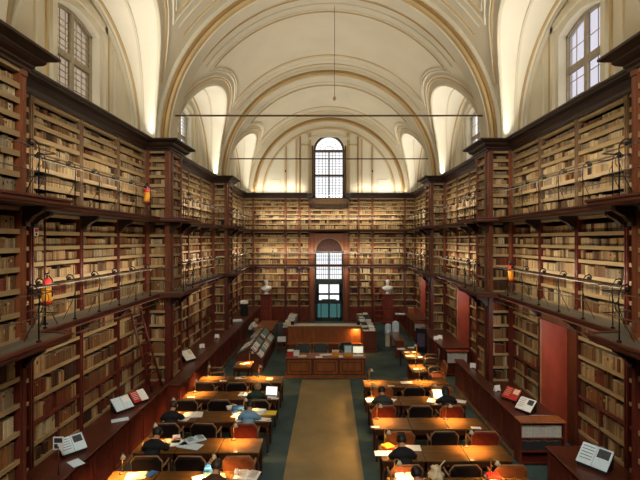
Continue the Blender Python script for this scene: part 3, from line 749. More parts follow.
# ------------------------------------------------------------------ low benches along the walls
def bench(lbl, sd, y0, y1, xf, xb=5.27, books_end=False):
    t = thing('bench_cabinet', lbl, 'cabinet', (sd*xf, y0, 0))
    L = y1-y0
    def part(mb, nm, mt): return mb.build(nm, mt, t, fix=True)
    s = sd
    B = MB(); 
    if books_end: B.box(s*0.02, s*(xb-xf), .40, L, .10, .95); B.box(s*.02, s*.08, 0, .4, .1, .95); B.box(s*(xb-xf-.06), s*(xb-xf), 0, .4, .1, .95)
    else: B.box(s*0.02, s*(xb-xf), 0, L, .10, .95)
    part(B, 'carcass', 'mahog')
    part(MB().bevbox(s*-.05, s*(xb-xf), -.03, L+.02, .95, 1.0, .012), 'top', 'mahog_top')
    part(MB().box(s*-.06, s*(xb-xf), -.0, L, 0, .10).box(s*-.03, s*(xb-xf), 0, L, .10, .13), 'plinth', 'post_tan')
    n = max(1, round(L/.82))
    for i in range(n):
        a, b = L*i/n+.03, L*(i+1)/n-.03
        d = MB()
        d.box(s*0, s*.02, a, b, .15, .91)
        for q in ((a,a+.07),(b-.07,b)): d.box(s*-.018, s*0, q[0], q[1], .15, .91)
        for q in ((.15,.22),(.84,.91)): d.box(s*-.018, s*0, a+.07, b-.07, q[0], q[1])
        dd = part(d, 'panel', 'mahog')
    if books_end:
        part(MB().box(s*.08, s*(xb-xf-.06), .0, .40, .52, .56), 'shelf', 'mahog')
    return t
bench('long dark mahogany wall bench with panelled front below the near left bookcases', -1, 7.15, 12.55, 4.55)
bench('mahogany wall bench around the base of the nearest left pier', -1, 4.9, 7.12, 4.2, 4.57)
bench('deep mahogany wall bench with panelled front running along the far left bookcases', -1, 12.6, 27.0, 4.2, 4.57)
for nm_, ya, yb in (('middle', 14.15, 20.3), ('farthest', 21.6, 26.9)):
    tag(MB().bevbox(-5.25, -4.58, ya, yb, 0, .99, .01).build('bench_cabinet', 'mahog_top'), f'inner dark bench top in the {nm_} bay recess of the left wall', 'cabinet')
bench('long mahogany wall bench with book-filled end shelf beside the near right doorway', 1, 10.42, 15.3, 4.3, 4.57)
tag(MB().bevbox(4.60, 5.27, 10.43, 12.95, 0, .99, .01).build('bench_cabinet', 'mahog_top'), 'inner bench top by the near right doorway', 'cabinet')
bench('mahogany wall bench at the near right corner below the nearest bookcases', 1, 6.7+.35, 8.85, 4.3)
bench('mahogany wall bench past the second right doorway', 1, 16.95, 20.9, 4.3)
bench('mahogany wall bench below the farthest right bookcases', 1, 22.8, 27.0, 4.2)
# end bookshelf facing the viewer at the near right doorway
eb = thing('end_bookshelf', 'low open bookshelf of white volumes on the end of the right wall bench', 'bookshelf', (4.28, 10.0, 0))
e = MB().box(0, 1.0, .40, .42, 0, .95); e.build('back_panel', 'mahog', eb)
MB().box(0, .03, .06, .40, 0, .95).build('side_panel', 'mahog', eb); MB().box(.97, 1.0, .06, .40, 0, .95).build('side_panel', 'mahog', eb)
for z in (.08, .33, .62): MB().box(.03, .97, .06, .40, z-.03, z).build('shelf', 'mahog', eb)
MB().bevbox(-.02, 1.02, .03, .42, .95, .99, .008).build('top', 'counter', eb)
def lying_row(px, py, pz, width, hmax, col, lbl, grp, wmin=.022, wmax=.034):
    x = 0
    while x < width-.035:
        w = rnd.uniform(wmin, wmax); h = hmax*rnd.uniform(.9, 1)
        BK.append((Vector((px+x+w/2, py, pz)), Vector((1,0,0)), Vector((0,-1,0)), w*.92, h, .22, tuple(c*rnd.uniform(.85,1.05) for c in col), lbl, grp, 0, int(x/.03))); x += w
lying_row(4.32, 10.09, .622, .92, .25, srgb(225,222,212), 'white', 'upper end shelf at the near right doorway')
lying_row(4.32, 10.09, .332, .92, .22, srgb(60,60,62), 'black', 'lower shelf at the near right doorway')
# ------------------------------------------------------------------ reading desks
def Dp(px, py, z=.76):
    y = 450*(H-z)/(py-240); return ((px-329)*y/450, y)
def make_desk(lbl, w=.865, d=.67):
    t = thing('reading_desk', lbl, 'desk', (0,0,0), 0, 'reading desks in rows')
    MB().bevbox(-w/2+.007, w/2-.007, 0, d, .725, .76, .010).build('desktop', 'desk', t)
    a = MB().box(-w/2+.04, w/2-.04, .04, .06, .60, .725); a.box(-w/2+.04, w/2-.04, d-.06, d-.04, .25, .725)
    a.box(-w/2+.04, -w/2+.06, .06, d-.06, .60, .725); a.box(w/2-.06, w/2-.04, .06, d-.06, .60, .725); a.build('apron', 'desk_dk', t)
    dr_ = MB().bevbox(-w/2+.14, w/2-.14, .022, .04, .615, .712, .004).build('drawer', 'desk_dk', t)
    MB().lathe([(.001,0),(.008,.002),(.007,.012),(.014,.02),(.012,.03),(.001,.033)], (0,0,0), 10).build('knob', 'brass', dr_).matrix_local = Matrix.Translation((0,.022,.66)) @ Matrix.Rotation(PI/2, 4, 'X')
    for x in (-w/2+.03, w/2-.09):
        for y in (.03, d-.09):
            l = MB(); l.bevbox(x, x+.06, y, y+.06, .60, .725, .004)
            l.lathe([(.026,0),(.03,.02),(.022,.05),(.026,.2),(.03,.42),(.022,.46),(.032,.5),(.032,.60)], (x+.03, y+.03, 0), 10); l.build('leg', 'desk_dk', t)
    return t
LROWS = [14.2, 12.78, 11.29, 9.75, 8.36]; RROWS = [13.8, 12.37, 10.87, 9.41, 8.14]
LX = [-3.567, -2.70, -1.833]; RX = [1.46, 2.315, 3.17]
ROWW = ['farthest', 'second farthest', 'middle', 'second nearest', 'nearest']
desk0 = None
SEG = {-1: ['wall end', 'middle', 'aisle end'], 1: ['aisle end', 'middle', 'wall end']}
for sd, rows, xs, nm in ((-1, LROWS, LX, 'left'), (1, RROWS, RX, 'right')):
    for i, yb in enumerate(rows):
        for k, x in enumerate(xs):
            lbl = f'honey-topped wooden reading desk, {SEG[sd][k]} of the {ROWW[i]} row on the {nm}'
            if desk0 is None: desk0 = make_desk(lbl); q = desk0
            else: q = dup(desk0, (0,0,0), 0, lbl)
            q.location = (x, yb-.67, 0)
# ------------------------------------------------------------------ chairs
def make_chair(lbl, leather, grp='armchairs at the reading desks'):
    t = thing('armchair', lbl, 'chair', (0,0,0), 0, grp)
    s = MB(); s.bevbox(-.25, .25, -.22, .24, .40, .47, .02); s.build('seat', leather, t)
    b = MB()
    out = [(-.27,.50),(.27,.50),(.29,.80),(.21,.90),(-.21,.90),(-.29,.80)]
    ctr = [(x*.9, .70+(z-.70)*.86) for x, z in out]
    yb = lambda z: -.235-(z-.5)*.16
    v = [(x, yb(z)-.03, z) for x, z in out]+[(x, yb(z)+.03, z) for x, z in out]+[(x, yb(z)-.042, z) for x, z in ctr]+[(x, yb(z)+.045, z) for x, z in ctr]
    f = [tuple(range(12,18)), tuple(range(23,17,-1))]
    for i in range(6):
        j = (i+1) % 6; f += [(i,j,6+j,6+i), (i,j,12+j,12+i), (6+i,6+j,18+j,18+i)]
    b.add(v, f); b.build('backrest', leather, t, fix=True)
    fr = MB()
    rim = [(x*1.02, yb(z), .70+(z-.70)*1.04) for x, z in out]
    fr.tube(rim+[rim[0]], .016, 6); fr.build('back_frame', 'chair_wood', t)
    for x in (-.25, .25):
        MB().tube([(x, .20, 0), (x, .21, .42), (x, .21, .62)], [.016,.022,.018], 6).build('leg', 'chair_wood', t)
        MB().tube([(x, -.27, 0), (x, -.22, .42), (x*1.05, yb(.58), .58)], [.016,.022,.018], 6).build('leg', 'chair_wood', t)
        MB().tube([(x*1.1, yb(.66)+.01, .66), (x*1.16, -.06, .665), (x*1.12, .14, .65), (x, .21, .62)], [.014,.024,.026,.018], 6).build('armrest', 'chair_wood', t)
    s = MB().box(-.24, .24, .19, .215, .35, .41).box(-.24, .24, -.215, -.19, .35, .41).box(-.25, -.225, -.2, .2, .35, .41).box(.225, .25, -.2, .2, .35, .41); s.build('seat_rail', 'chair_wood', t)
    return t
protos = {}
LEAW = {'leather_dk': 'black leather', 'leather_rd': 'oxblood leather', 'leather_tn': 'tan leather', 'leather_gn': 'dark green leather'}
def chair(x, y, rz, lea, where, grp='armchairs at the reading desks'):
    lbl = f'{LEAW[lea]} armchair {where}'
    if lea not in protos: q = protos[lea] = make_chair(lbl, lea, grp)
    else: q = dup(protos[lea], (0,0,0), 0, lbl, grp)
    q.location = (x, y, 0); q.rotation_euler = (0,0,rz); return q
LCH = [[('dk',-3.62),('dk',-2.7),('dk',-1.95)], [('dk',-3.7),('dk',-2.85),('dk',-1.85)], [('dk',-3.7),('dk',-2.82),('rd',-1.92)], [('dk',-3.5),('dk',-2.65),('tn',-1.75)], [('dk',-3.5),('dk',-2.65),('tn',-1.8)]]
RCH = [[('tn',1.5),('dk',2.4),('tn',3.2)], [('rd',1.36),('dk',2.3),('rd',3.05)], [('tn',1.55),('dk',2.5),('rd',3.4)], [('tn',1.42),('dk',2.5),('tn',3.35)], [('tn',1.4),('dk',2.4),('tn',3.2)]]
for sd, rows, chs, nm in ((-1, LROWS, LCH, 'left'), (1, RROWS, RCH, 'right')):
    for i, yb in enumerate(rows):
        for k, (l, x) in enumerate(chs[i]):
            chair(x, yb-.67-.17, rnd.uniform(-.06,.06), 'leather_'+l, f'at the {SEG[sd][k]} desk, {ROWW[i]} {nm} row')
# ------------------------------------------------------------------ desk lamps
def make_lamp(lbl, power):
    t = thing('desk_lamp', lbl, 'lamp', (0,0,0), 0, 'desk lamps on the reading desks')
    MB().lathe([(.06,0),(.06,.012),(.05,.02),(.012,.026),(.011,.04)], (0,0,0), 14).build('lamp_base', 'winframe', t)
    MB().tube([(0,0,.03),(0,0,.34),(.0,-.03,.38),(0,-.10,.40),(0,-.13,.39)], .009, 6).build('lamp_stem', 'brass', t)
    s = MB(); s.lathe([(.012,.05),(.022,.045),(.038,.015),(.052,-.02),(.049,-.02),(.035,.013),(.018,.04),(.010,.046)], (0,-.15,.35), 14); s.build('lamp_shade', 'lampw', t)
    b = MB(); b.lathe([(.001,-.012),(.018,-.006),(.022,.008),(.014,.024),(.001,.028)], (0,-.15,.355), 10); b.build('bulb', 'bulb', t)
    L = bpy.data.lights.new('desk_lamp_light', 'SPOT'); L.energy = power; L.color = (1.0, .54, .18); L.spot_size = 2.5; L.spot_blend = .8; L.shadow_soft_size = .03
    lo = bpy.data.objects.new('desk_lamp_light', L); COL.objects.link(lo); lo.parent = t; lo.location = (0,-.15,.335)
    return t
lp = {}
LAMPW = 58.0
def lamp(x, y, rz, where, p=1.0, z=.76):
    lbl = f'small cream desk lamp {where}'
    if p not in lp: q = lp[p] = make_lamp(lbl, LAMPW*p)
    else: q = dup(lp[p], (0,0,0), 0, lbl)
    q.location = (x, y, z); q.rotation_euler = (0,0,rz)
def rowlamp(sd, i, x, p, w, rz=0): lamp(x, (LROWS if sd < 0 else RROWS)[i]-.08, rz, f'at the back of the {ROWW[i]} {"left" if sd<0 else "right"} row, {w}', p)
rowlamp(-1,0,-3.79,1,'wall end',.5); rowlamp(-1,0,-2.2,1,'aisle end',.5)
rowlamp(-1,1,-3.78,1,'wall end',.5); rowlamp(-1,1,-2.25,.25,'aisle end',.5)
rowlamp(-1,2,-3.9,.5,'wall end',.5); rowlamp(-1,2,-2.12,.5,'aisle end',.5)
rowlamp(-1,3,-3.75,.25,'wall end',.5); rowlamp(-1,3,-2.05,1,'aisle end',.5)
rowlamp(-1,4,-3.8,1,'wall end',.5); rowlamp(-1,4,-2.15,1,'aisle end',.5)
rowlamp(1,0,1.22,1,'aisle end',.5); rowlamp(1,0,2.75,1,'wall end',.5)
rowlamp(1,1,1.15,.5,'aisle end',.5); rowlamp(1,1,2.80,.5,'wall end',.5)
rowlamp(1,2,1.15,1,'aisle end',.5); rowlamp(1,2,2.80,1,'wall end',.5)
rowlamp(1,3,1.15,.5,'aisle end',.5); rowlamp(1,3,2.84,1,'wall end',.5)
rowlamp(1,4,1.17,.5,'aisle end',.5); rowlamp(1,4,2.9,.5,'wall end',.5)
# ------------------------------------------------------------------ papers and books in use
def sheet(px, py, w, d, rz, m_, lbl, z=.762, nm='paper_sheet', cat='paper', h=.006, grp='papers on the desks'):
    x, y = Dp(px, py, z)
    mb = MB().bevbox(-w/2, w/2, -d/2, d/2, 0, h, min(.002, h*.3)); o = mb.build(nm, m_); o.location = (x, y, z); o.rotation_euler = (0,0,rz)
    return tag(o, lbl, cat, grp)
def stack(px, py, w, d, rz, ms, lbl, z=.762, h=.03, nm='paper_stack', grp='papers on the desks'):
    x, y = Dp(px, py, z); t = thing(nm, lbl, 'papers', (x, y, z), rz, grp); zz = 0
    for i, m_ in enumerate(ms):
        a = rnd.uniform(-.2,.2); ca, sa = math.cos(a), math.sin(a); mb = MB().bevbox(-w/2, w/2, -d/2, d/2, zz, zz+h, .002)
        mb.v = [(vx*ca-vy*sa+rnd.uniform(0,.0), vx*sa+vy*ca, vz) for vx, vy, vz in mb.v]; mb.build('folder', m_, t); zz += h
    return t
def open_book(px, py, w, d, rz, m_, lbl, z=.762, tilt=0, cover='cloth_br', dark=None, grp='open books'):
    x, y = Dp(px, py, z); t = thing('open_book', lbl, 'book', (x, y, z), rz, grp); t.rotation_euler = (tilt, 0, rz)
    c = MB().box(-w/2-.01, w/2+.01, -d/2-.008, d/2+.008, 0, .006); c.build('cover', cover, t)
    for s_ in (-1, 1):
        prof = [(0,.012),(.04,.03),(.12,.036),(.3,.03),(.5,.016)]
        vs = []
        for u_, zz in prof: vs += [(s_*u_*w, -d/2, zz), (s_*u_*w, d/2, zz), (s_*u_*w, -d/2, .006), (s_*u_*w, d/2, .006)]
        fs = []
        for i in range(4): fs += [(4*i,4*i+4,4*i+5,4*i+1), (4*i,4*i+2,4*i+6,4*i+4), (4*i+1,4*i+5,4*i+7,4*i+3)]
        fs.append((16,18,19,17)); p_ = MB().add(vs, fs); po = p_.build('page_block', m_, t, fix=True)
        if dark:
            k_ = MB()
            for r in range(6): k_.box(s_*w*.10 if s_ > 0 else -w*.42, s_*w*.42 if s_ > 0 else -w*.10, d*(.36-.13*r), d*(.40-.13*r), .0375, .0385)
            k_.build('printed_lines', dark, po)
    return t
def laptop(x, y, rz, scr, lbl, z=.762):
    t = thing('laptop', lbl, 'laptop', (x, y, z), rz)
    b = MB().bevbox(-.165, .165, -.11, .11, 0, .018, .004); b.build('laptop_base', 'lampw', t)
    kb = MB()
    for r in range(4):
        for c in range(11): kb.box(-.145+c*.0265, -.125+c*.0265, -.02+r*.026, 0+r*.026, .018, .021)
    kb.build('keyboard', 'photo_ink', t)
    l = MB().add([(x_, .11+dy, z_+.012) for x_ in (-.165,.165) for dy, z_ in ((0,0),(.06,.22),(.07,.22),(.012,0))], [(0,1,2,3),(7,6,5,4),(0,4,5,1),(1,5,6,2),(2,6,7,3),(3,7,4,0)]); lo = l.build('laptop_lid', 'lampw', t, fix=True)
    MB().quad((-.15,.112,.03),(.15,.112,.03),(.15,.165,.222),(-.15,.165,.222)).build('screen', scr, lo)
# left rows
sheet(240, 378, .30, .2, .1, 'paper', 'single white sheet on the farthest left row, middle desk')
sheet(243.5,377.4, .16, .2, .5, 'paper_cr', 'small cream sheet beside the white sheet on the farthest left row')
sheet(269.5, 379, .2, .24, 0, 'paper_cr', 'cream card on the farthest left row near the aisle')
sheet(223, 381, .2, .1, 0, 'paper', 'long white slip on the front edge of the farthest left row')
sheet(191, 397, .2, .1, .1, 'paper', 'white slip at the wall end of the second farthest left row')
open_book(245.5, 395, .36, .24, -.1, 'paper_bl', 'open book lying on the second farthest left row, middle', dark='photo_ink')
sheet(275, 398.5, .2, .12, 0, 'paper', 'white slip at the aisle corner of the second farthest left row')
sheet(271, 394.5, .3, .2, -.5, 'paper_cr', 'cream papers beside the laptop on the left')
laptop((270-329)*12.25/450, 12.3, -.15, 'screen', 'open laptop with bright white screen on the second farthest left row')
stack(238, 411.5, .3, .22, .2, ['paper_bl','blue','photo_ink','blue'], 'stack of blue and grey books on the middle left row')
stack(232, 408.5, .26, .18, .3, ['paper_cr','paper'], 'small pile of pale booklets behind the blue books')
sheet(238, 416, .3, .24, -.3, 'paper', 'white papers below the blue books on the middle left row')
sheet(243, 419.5, .34, .26, .3, 'paper', 'white papers by the blue-shirted reader, left side')
stack(254.5, 411.5, .2, .14, .1, ['red','paper_cr'], 'red and cream booklets in front of the blue-shirted reader')
stack(261, 413.5, .22, .18, -.1, ['paper','paper_bl','vinyl_bl'], 'pale blue notebooks at the right of the blue-shirted reader')
sheet(269.5, 413.3, .34, .26, -.05, 'yellow', 'bright yellow folder on the middle left row by the aisle', nm='folder', cat='folder', h=.02)
sheet(262, 419.5, .4, .2, -.2, 'paper', 'white sheets spread before the yellow folder')
sheet(269, 421, .12, .08, 0, 'paper_cr', 'two small cream cards on the desk edge by the aisle')
open_book(193, 415.5, .46, .32, .15, 'paper', 'thick open white book on the middle left row, wall end')
sheet(170, 419, .32, .24, .3, 'paper', 'white paper at the wall corner of the middle left row')
sheet(183, 419, .3, .22, -.2, 'paper', 'white paper beside the fair dark-haired reader on the middle left row')
sheet(172, 441, .36, .22, .1, 'paper_cr', 'cream papers at the left of the second nearest left row')
sheet(182, 442.5, .46, .28, .25, 'paper_bl', 'bluish papers in the middle of the second nearest left row')
sheet(190, 446, .5, .26, -.3, 'paper_bl', 'large bluish sheet at the desk edge of the second nearest left row')
open_book(195.5, 440, .40, .28, .6, 'paper_bl', 'open illustrated book with dark picture on the second nearest left row', dark='photo_ink')
stack(176.5, 438.5, .16, .12, .4, ['red','paper'], 'small red booklet with white slip on the second nearest left row')
sheet(150, 444, .3, .2, .3, 'paper_cr', 'cream paper at the wall end of the second nearest left row')
stack(210.5, 472.5, .2, .24, .1, ['paper_cr','teal','blue','blue'], 'blue covered book pile on the nearest left row')
sheet(203, 478, .36, .26, .5, 'paper_bl', 'bluish paper at the bottom edge of the nearest left row')
sheet(136, 476, .36, .26, .2, 'paper_cr', 'cream paper on the nearest left row, wall end')
sheet(151, 474, .14, .2, -.4, 'blue', 'dark blue notebook on the nearest left row', nm='notebook', cat='notebook', h=.015)
open_book(247, 476, .44, .32, -.15, 'paper', 'open white book on the nearest left row by the aisle', dark='chair_wood')
bt = thing('glue_bottle', 'white plastic bottle with pointed cap on the nearest left row', 'bottle', (*Dp(236.5, 476, .762), .762))
MB().lathe([(.001,0),(.035,.003),(.036,.11),(.025,.135),(.014,.14)], n=16).build('bottle_body', 'paper', bt); MB().lathe([(.015,.14),(.014,.16),(.005,.19),(.001,.19)], n=12).build('cap', 'red', bt)
# right rows
sheet(406.5, 382.5, .36, .2, .05, 'paper', 'white sheet on the farthest right row, middle desk')
sheet(391, 386, .2, .1, 0, 'paper_cr', 'cream slip at the front edge of the farthest right row')
stack(404.5, 379, .2, .12, 0, ['photo_ink'], 'dark case at the back of the farthest right row')
sheet(370, 400, .22, .3, .1, 'paper', 'white papers left of the reader on the second farthest right row')
sheet(389, 400, .34, .26, -.5, 'paper', 'white papers right of the reader on the second farthest right row')
sheet(436, 401, .44, .3, -.4, 'paper', 'white papers left of the blue-screened laptop')
sheet(441, 403, .34, .2, .2, 'paper_cr', 'cream papers below the blue-screened laptop')
sheet(458, 401, .42, .22, -.45, 'paper', 'white papers right of the reader in black on the right')
laptop((441.5-329)*11.95/450, 12.02, .1, 'screen_bl', 'open laptop with pale blue screen on the second farthest right row')
sheet(375, 427, .2, .1, 0, 'paper', 'white slip at the aisle corner of the middle right row')
sheet(476, 428, .22, .12, -.1, 'paper', 'white slip at the wall corner of the middle right row')
sheet(412, 448, .36, .26, -.05, 'paper', 'plain white sheet on the second nearest right row')
sheet(387, 453.5, .5, .22, 0, 'paper', 'white papers under the arms of the reader on the second nearest right row')
sheet(409, 455.5, .24, .24, -.1, 'paper', 'white sheet at the right elbow of the second nearest right reader')
stack(388, 448, .2, .2, .4, ['red','orange'], 'red and orange books by the reader on the second nearest right row')
open_book(406, 478, .42, .3, 0, 'paper', 'open white book on the nearest right row at the aisle end')
bg_ = thing('crumpled_bag', 'crumpled white plastic bag on the nearest right row', 'bag', (*Dp(436, 479, .762), .762))
m_ = MB(); prof = [(.001,0),(.10,.005),(.14,.06),(.12,.12),(.07,.17),(.09,.22),(.03,.24),(.001,.24)]; m_.lathe(prof, n=18)
m_.v = [(x*(1+.25*math.sin(7*math.atan2(y,x)+z*30)), y*(1+.25*math.cos(5*math.atan2(y,x)-z*25)), z) for x, y, z in m_.v]; m_.build('bag_body', 'paper_cr', bg_); MB().tube([(.05,0,.2),(.11,.02,.26),(.16,.0,.33)], .012, 6).build('handle', 'paper_cr', bg_)
stack(493, 478, .24, .2, .2, ['paper_cr','red'], 'red and cream papers on the nearest right row')
# ------------------------------------------------------------------ people
def make_person(lbl, loc, rz, shirt, hair, trousers='denim', lean=1.0, arms='desk', turn=0.0, hairlong=False):
    """seated reader facing +Y; loc is the point under the hips"""
    t = thing('person', lbl, 'person', loc, rz)
    l = lean
    J = {}; E = []
    def j(n, p, r, par=None, kind='skin'):
        if n in ('waist','chest','upper','neck','skull0','skull','crown','shl','shr','ual','uar'): p = (p[0], p[1]*1.12, .57+(p[2]-.57)*.76)
        J[n] = (Vector(p), r, kind); 
        if par: E.append((par, n, kind))
    j('pelvis', (0,0,.57), (.155,.125), None, 'shirt')
    j('waist', (0,.05*l,.72), (.135,.105), 'pelvis', 'shirt')
    j('chest', (0,.17*l,.90), (.165,.12), 'waist', 'shirt')
    j('upper', (0,.25*l,1.01), (.12,.09), 'chest', 'shirt')
    j('neck', (0,.31*l,1.09), (.055,.055), 'upper', 'skin')
    hx = turn*.05; hy = .40*l; hz = 1.17
    j('skull0', (hx*.5,.355*l,1.125), (.062,.066), 'neck', 'skin')
    j('skull', (hx,hy,hz+.02), (.083,.095), 'skull0', 'skin')
    j('crown', (hx,hy+.02,hz+.085), (.065,.075), 'skull', 'skin')
    for s, sn in ((-1,'l'), (1,'r')):
        j('sh'+sn, (s*.165,.22*l,.99), (.07,.065), 'upper', 'shirt')
        j('ua'+sn, (s*.215,.27*l,.88), (.056,.052), 'sh'+sn, 'shirt')
        el = (s*.25,.34*l,.80); j('el'+sn, el, (.046,.044), 'ua'+sn, 'shirt')
        wr_ = (s*.10,.34*l+.22,.805); mid = ((el[0]+wr_[0])/2, (el[1]+wr_[1])/2, .805)
        j('fa'+sn, mid, (.040,.038), 'el'+sn, 'shirt'); j('wr'+sn, wr_, (.028,.024), 'fa'+sn, 'skin')
        d = Vector((-s*.4, .9, 0)).normalized(); sx = Vector((d.y,-d.x,0))
        pm = Vector(wr_)+d*.055; j('pa'+sn, pm, (.036,.018), 'wr'+sn, 'skin')
        j('hip'+sn, (s*.09,.05,.53), (.10,.095), 'pelvis', 'trousers')
        j('th'+sn, (s*.12,.27,.53), (.082,.078), 'hip'+sn, 'trousers')
        j('kn'+sn, (s*.13,.46,.51), (.062,.062), 'th'+sn, 'trousers')
        j('ca'+sn, (s*.13,.47,.32), (.056,.058), 'kn'+sn, 'trousers')
        j('an'+sn, (s*.13,.44,.09), (.040,.042), 'ca'+sn, 'trousers')
        j('toe'+sn, (s*.14,.58,.045), (.042,.032), 'an'+sn, 'shoe')
        lens = (.060,.072,.076,.070,.055)
        for k in range(1, 5):
            b0 = pm+d*.028+sx*(k-2.5)*.0205
            b1 = b0+d*lens[k]*.5+Vector((0,0,.006)); b2 = b1+d*lens[k]*.45+Vector((0,0,-.016))
            j(f'f{k}a{sn}', b0, (.0095,.009), 'pa'+sn); j(f'f{k}b{sn}', b1, (.009,.0085), f'f{k}a{sn}'); j(f'f{k}c{sn}', b2, (.0075,.007), f'f{k}b{sn}')
        tx = pm-d*.02-s*sx*.034; j('t1'+sn, tx, (.011,.010), 'pa'+sn); j('t2'+sn, tx+d*.035-s*sx*.02, (.010,.009), 't1'+sn)
    names = list(J); idx = {n: i for i, n in enumerate(names)}
    me = bpy.data.meshes.new('skel'); me.from_pydata([J[n][0] for n in names], [(idx[a], idx[b]) for a, b, _ in E], []); me.update()
    ob = bpy.data.objects.new('skel', me); COL.objects.link(ob)
    mo = ob.modifiers.new('s', 'SKIN'); mo.use_smooth_shade = True
    for i, n in enumerate(names):
        sv = me.skin_vertices[0].data[i]; r = J[n][1]; sv.radius = (r[0], r[1]); sv.use_root = (n == 'pelvis')
    ss = ob.modifiers.new('u', 'SUBSURF'); ss.levels = 1; ss.render_levels = 1
    dg = bpy.context.evaluated_depsgraph_get(); ev = ob.evaluated_get(dg); bm2 = bpy.data.meshes.new_from_object(ev)
    bpy.data.objects.remove(ob); bpy.data.meshes.remove(me)
    # body mesh
    bm2.name = 'body'; bm2.materials.clear(); bm2.materials.append(M['skin'])
    for p_ in bm2.polygons: p_.use_smooth = True; p_.material_index = 0
    # nearest bone per face
    segs = [(J[a][0], J[b][0], k, (J[a][1][0]+J[b][1][0])/2) for a, b, k in E]
    kinds = []
    for p_ in bm2.polygons:
        c = p_.center; best = None; bd = 9
        for a, b, k, r in segs:
            ab = b-a; tt = max(0, min(1, (c-a).dot(ab)/ab.length_squared)); dd = (c-a-ab*tt).length-r
            if dd < bd: bd = dd; best = k
        kinds.append(best)
    body = bpy.data.objects.new('body', bm2); COL.objects.link(body); body.parent = t
    def shell(nm, kind, m_, off):
        fi = [i for i, k in enumerate(kinds) if k == kind]; vm = {}; vs = []; fs = []
        for i in fi:
            f = []
            for v in bm2.polygons[i].vertices:
                if v not in vm: vm[v] = len(vs); vv = bm2.vertices[v]; vs.append(tuple(vv.co+vv.normal*off))
                f.append(vm[v])
            fs.append(f)
        mb = MB(); mb.add(vs, fs, 0, True); mb.build(nm, m_, t)
    shell('shirt', 'shirt', shirt, .010); shell('trousers', 'trousers', trousers, .008); shell('shoes', 'shoe', 'black', .006)
    # head details
    hc = Vector((hx, hy*1.12+.01, .57+(hz+.035-.57)*.76+.012)); R_m = Matrix.Rotation(-turn*.5, 3, 'Z') @ Matrix.Rotation(-.75*l, 3, 'X')
    def hd(mb): mb.v = [tuple(hc+R_m @ Vector(v)) for v in mb.v]; return mb
    n_ = MB().add([(-.014,.085,-.02),(.014,.085,-.02),(0,.118,-.025),(0,.088,.025),(0,.09,-.034)], [(0,2,3),(1,3,2),(0,4,2),(1,2,4),(0,3,1),(0,1,4)]); hd(n_).build('nose', 'skin', t)
    hd(MB().tube([(-.022,.086,-.055),(0,.093,-.056),(.022,.086,-.055)], .006, 6)).build('mouth', 'leather_rd', t)
    for s in (-1, 1):
        e_ = MB(); e_.lathe([(.001,-.009),(.008,-.005),(.009,0),(.008,.005),(.001,.009)], (s*.03,.086,.012), 8); hd(e_).build('eye', 'black', t)
        e_ = MB(); e_.lathe([(.001,-.03),(.009,-.02),(.012,0),(.010,.022),(.001,.03)], (s*.088,.0,-.005), 8); hd(e_).build('ear', 'skin', t)
    h_ = MB(); rows = 9; cols = 20; vs = []; fs = []
    for i in range(rows+1):
        ph = PI*.76*i/rows
        for k in range(cols):
            a = 2*PI*k/cols; fr_ = max(0, math.sin(a))           # +y is the face side
            p2 = ph*(1-.52*fr_); r1 = 1.0+.03*math.sin(5*a+ph*3)
            vs.append((.099*r1*math.sin(p2)*math.cos(a), .109*r1*math.sin(p2)*math.sin(a)-.008, .112*r1*math.cos(p2)+(-.10*(i/rows)**3*(1-fr_) if hairlong else 0)))
    for i in range(rows):
        for k in range(cols): fs.append((i*cols+k, i*cols+(k+1)%cols, (i+1)*cols+(k+1)%cols, (i+1)*cols+k))
    h_.add(vs, fs, 0, True); hd(h_).build('hair', hair, t)
    return t
make_person('dark-haired reader in charcoal bent over papers at the second farthest right row', (1.40, 11.45, 0), 0, 'cloth_gy', 'hair_dk', lean=1.05)
make_person('dark-haired reader in black facing the laptop with a pale blue screen', (3.08, 11.5, 0), 0, 'cloth_bk', 'hair_dk', lean=.95, hairlong=True)
make_person('reader in black leaning over white papers on the second nearest right row', (1.45, 8.50, 0), 0, 'cloth_bk', 'hair_dk', lean=1.05)
make_person('fair-haired reader in a dark green sweater at the bright laptop on the left', (-1.95, 11.85, 0), 0, 'cloth_gn', 'hair_bl', lean=.9)
make_person('reader in a pale blue shirt with papers spread on the middle left row', (-1.90, 10.40, 0), 0, 'cloth_bl', 'hair_dk', lean=1.05)
make_person('reader in brown at the wall end of the middle left row', (-3.70, 10.4, 0), .1, 'cloth_bk', 'hair_br', lean=1.0)
make_person('dark-haired reader in black at the wall end of the second nearest left row', (-3.55, 8.85, 0), 0, 'cloth_bk', 'hair_dk', lean=1.05)
make_person('brown-haired reader in brown at the nearest left row by the aisle', (-1.98, 7.5, 0), 0, 'cloth_br', 'hair_br', lean=1.0)
make_person('dark-haired reader in black at the nearest right row by the aisle', (1.50, 7.25, 0), 0, 'cloth_bk', 'hair_dk', lean=1.0)
make_person('person in a white shirt seated at the far left table', (-3.95, 22.3, 0), -PI/2, 'cloth_wh', 'hair_bl', lean=.8)
jk = MB(); prof = [(-.24,.93),(-.20,.955),(.20,.955),(.24,.93)]
jk.add([(x, y, z) for x, z in ((-.10,.70),(-.08,.90),(.08,.905),(.10,.68)) for y in (-.335,-.315)], [(0,2,3,1),(2,4,5,3),(4,6,7,5),(0,6,4,2),(1,3,5,7),(0,1,7,6)]); jo = jk.build('draped_scarf', 'cloth_bk', fix=True); jo.location = (1.55, 10.03, 0)
tag(jo, 'black scarf hung over the tan chair back at the middle right row', 'scarf')
